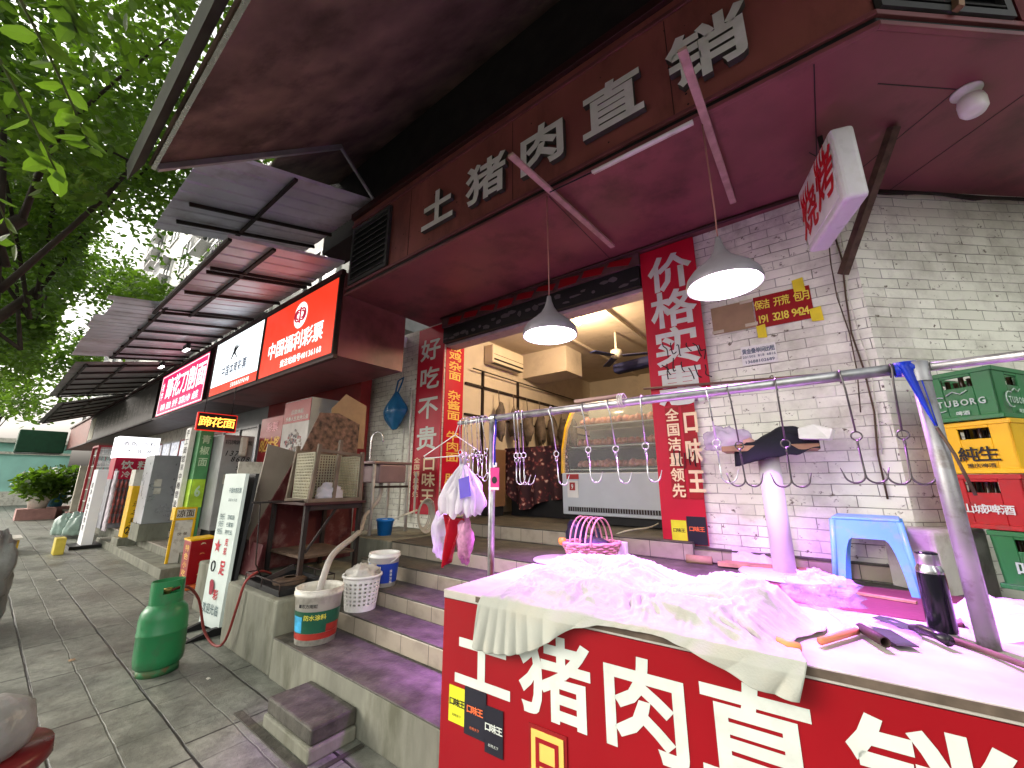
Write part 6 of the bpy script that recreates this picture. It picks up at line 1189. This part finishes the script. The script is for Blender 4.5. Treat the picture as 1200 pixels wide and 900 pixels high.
# ================================================================== GREENERY
def leaves(m, c, r, n, size, seed, squash=.8, shell=.2):
    rng = random.Random(seed)
    for _ in range(n):
        while True:
            p = Vector((rng.uniform(-1,1),rng.uniform(-1,1),rng.uniform(-1,1)))
            if shell < p.length < 1: break
        p = Vector((p.x*r, p.y*r, p.z*r*squash))+c
        if p.y > .38 and 2.4 < p.z < 6.6 and -34 < p.x: continue
        leaf(m, p, Vector((rng.gauss(0,1),rng.gauss(0,1),rng.gauss(-.3,.6))), size*rng.uniform(.6,1.3), rng.uniform(0,6.3))
def leaf(m, p, d, s, roll):
    d.normalize(); a = Vector((0,0,1)) if abs(d.z) < .9 else Vector((1,0,0)); sd = d.cross(a).normalized(); u = sd.cross(d); sd, u = sd*math.cos(roll*.35-1)+u*math.sin(roll*.35-1), u
    nn = d.cross(sd)
    m.add([p, p+d*s*.35+sd*s*.26+nn*s*.04, p+d*s*.75+sd*s*.19+nn*s*.03, p+d*s, p+d*s*.75-sd*s*.19+nn*s*.03, p+d*s*.35-sd*s*.26+nn*s*.04], [(0,1,2,3),(0,3,4,5)])
BARK = M('dark_bark', (.035,.027,.02), .9, var=.35, scale=9, bump=.8, bscale=20)
def tree(label, base, h, spread, seed, n, size, mat, clumps=26, lean=(0,.2)):
    t = thing('tree', label, 'tree', base, 'street trees along the kerb'); rng = random.Random(seed); b = Vector(base); top = b+Vector((lean[0]*h, lean[1]*h, h*.5))
    m = MB(); m.tube(smooth_pts([b, b+(top-b)*.5+Vector((.1,-.08,0)), top], 5), [.14-.08*i/10 for i in range(11)], 12); part('trunk', m, BARK, t)
    m = MB(); lv = MB()
    for k in range(clumps):
        a = k*2.4+rng.random(); q = rng.random()**.6; c = top+Vector((math.cos(a)*spread*q, math.sin(a)*spread*q, h*(.02+.46*rng.random())*(1.1-.5*q)))
        mid = (top+c)*.5+Vector((rng.gauss(0,.2),rng.gauss(0,.2),.12*h*rng.random()))
        if k % 5 == 0: m.tube(smooth_pts([top-ZP*h*.16*rng.random(), mid, c], 4), [.034-.028*i/8 for i in range(9)], 6)
        leaves(lv, c, spread*rng.uniform(.20,.36), n//clumps, size, seed*100+k)
    part('limb', m, BARK, t); part('crown', lv, mat, t); return t
tree('street tree with bright leaves leaning over the pavement, nearest the awnings', (-6.2,-2.3,0), 8.5, 3.4, 3, 27000, .115, LEAF, 30, (-.04,.24))
tree('dark street tree farther along with low spreading limbs', (-10.5,-2.1,0), 9.5, 3.9, 5, 29000, .13, LEAF2, 34, (0,.22))
tree('third street tree along the kerb, bushy and mid green', (-16.5,-1.9,0), 9.5, 4.2, 9, 24000, .16, LEAF, 26, (0,.12))
tree('fourth street tree along the kerb, dark against the mint building', (-24,-2.5,0), 13, 4.6, 12, 14000, .2, LEAF2, 24, (0,.14))
tree('farthest street tree, pale behind the mint building', (-48,0,0), 13, 6.5, 17, 6000, .42, LEAF, 20, (0,.0))
# long low limbs crossing the upper left of the view, with a spray of big near leaves
t = thing('overhanging_branch', 'drooping branch with large bright leaves close above the viewer', 'branch', (-2.2,-.3,3.4))
m = MB(); lv = MB(); rng = random.Random(11)
twigs = [[(-1.3,-1.4,3.9),(-1.8,-.55,3.45),(-2.15,-.18,3.15),(-2.4,.02,2.95)], [(-1.3,-1.4,3.9),(-2.1,-.75,3.3),(-2.6,-.35,2.95),(-3.2,-.12,2.7)], [(-2.0,-1.2,3.2),(-2.7,-.45,2.45),(-3.4,-.08,2.1)], [(-1.3,-1.4,4.2),(-1.7,-.7,3.75),(-2.0,-.3,3.5),(-2.2,-.1,3.3)], [(-1.2,-1.3,3.9),(-1.75,-.65,3.3),(-2.05,-.28,2.98),(-2.3,-.05,2.72)]]
for tw in twigs:
    P = smooth_pts(tw, 6); m.tube(P, [.010-.007*i/(len(P)-1) for i in range(len(P))], 6)
    for i, p in enumerate(P[5:]):
        for s_ in (-1,1):
            if rng.random() < .95: leaf(lv, p, Vector((rng.gauss(0,.5)-.2, s_*.6+rng.gauss(0,.3), rng.gauss(-.55,.3))), rng.uniform(.07,.12), rng.uniform(0,6))
part('twig', m, M('green_twig', (.08,.11,.03), .6), t); part('foliage', lv, LEAF, t)
# planters at the end of the street
for i, (x, y, s, mt, lb) in enumerate(((-24.5,1.5,.75,LEAF,'yellowish bushy potted plant at the end of the pavement'), (-25.6,2.0,.95,LEAF2,'taller dark leafy potted plant in a blue pot at the end of the pavement'))):
    t = thing('potted_plant', lb, 'plant', (x,y,0), 'potted plants at the end of the street'); m = MB(); m.lathe([(0,.3),(.24,.3),(.32,.75),(.34,.8),(.30,.8),(.28,.7),(0,.7)], (x,y,.1), 20); part('pot', m, [M('blue_pot', (.05,.22,.32), .4)] if i else [WHITED], t)
    m = MB(); leaves(m, Vector((x,y,1.35)), s, 900, .24, 40+i, .8, .1); part('foliage', m, mt, t); m = MB(); m.tube([(x,y,.75),(x,y,1.4)], .03); part('stem', m, BARK, t); m = MB(); m.box(x-.5,x+.5,y-.5,y+.5,0,.4); part('plinth', m, M('pink_stone', (.36,.19,.17), .7), t)
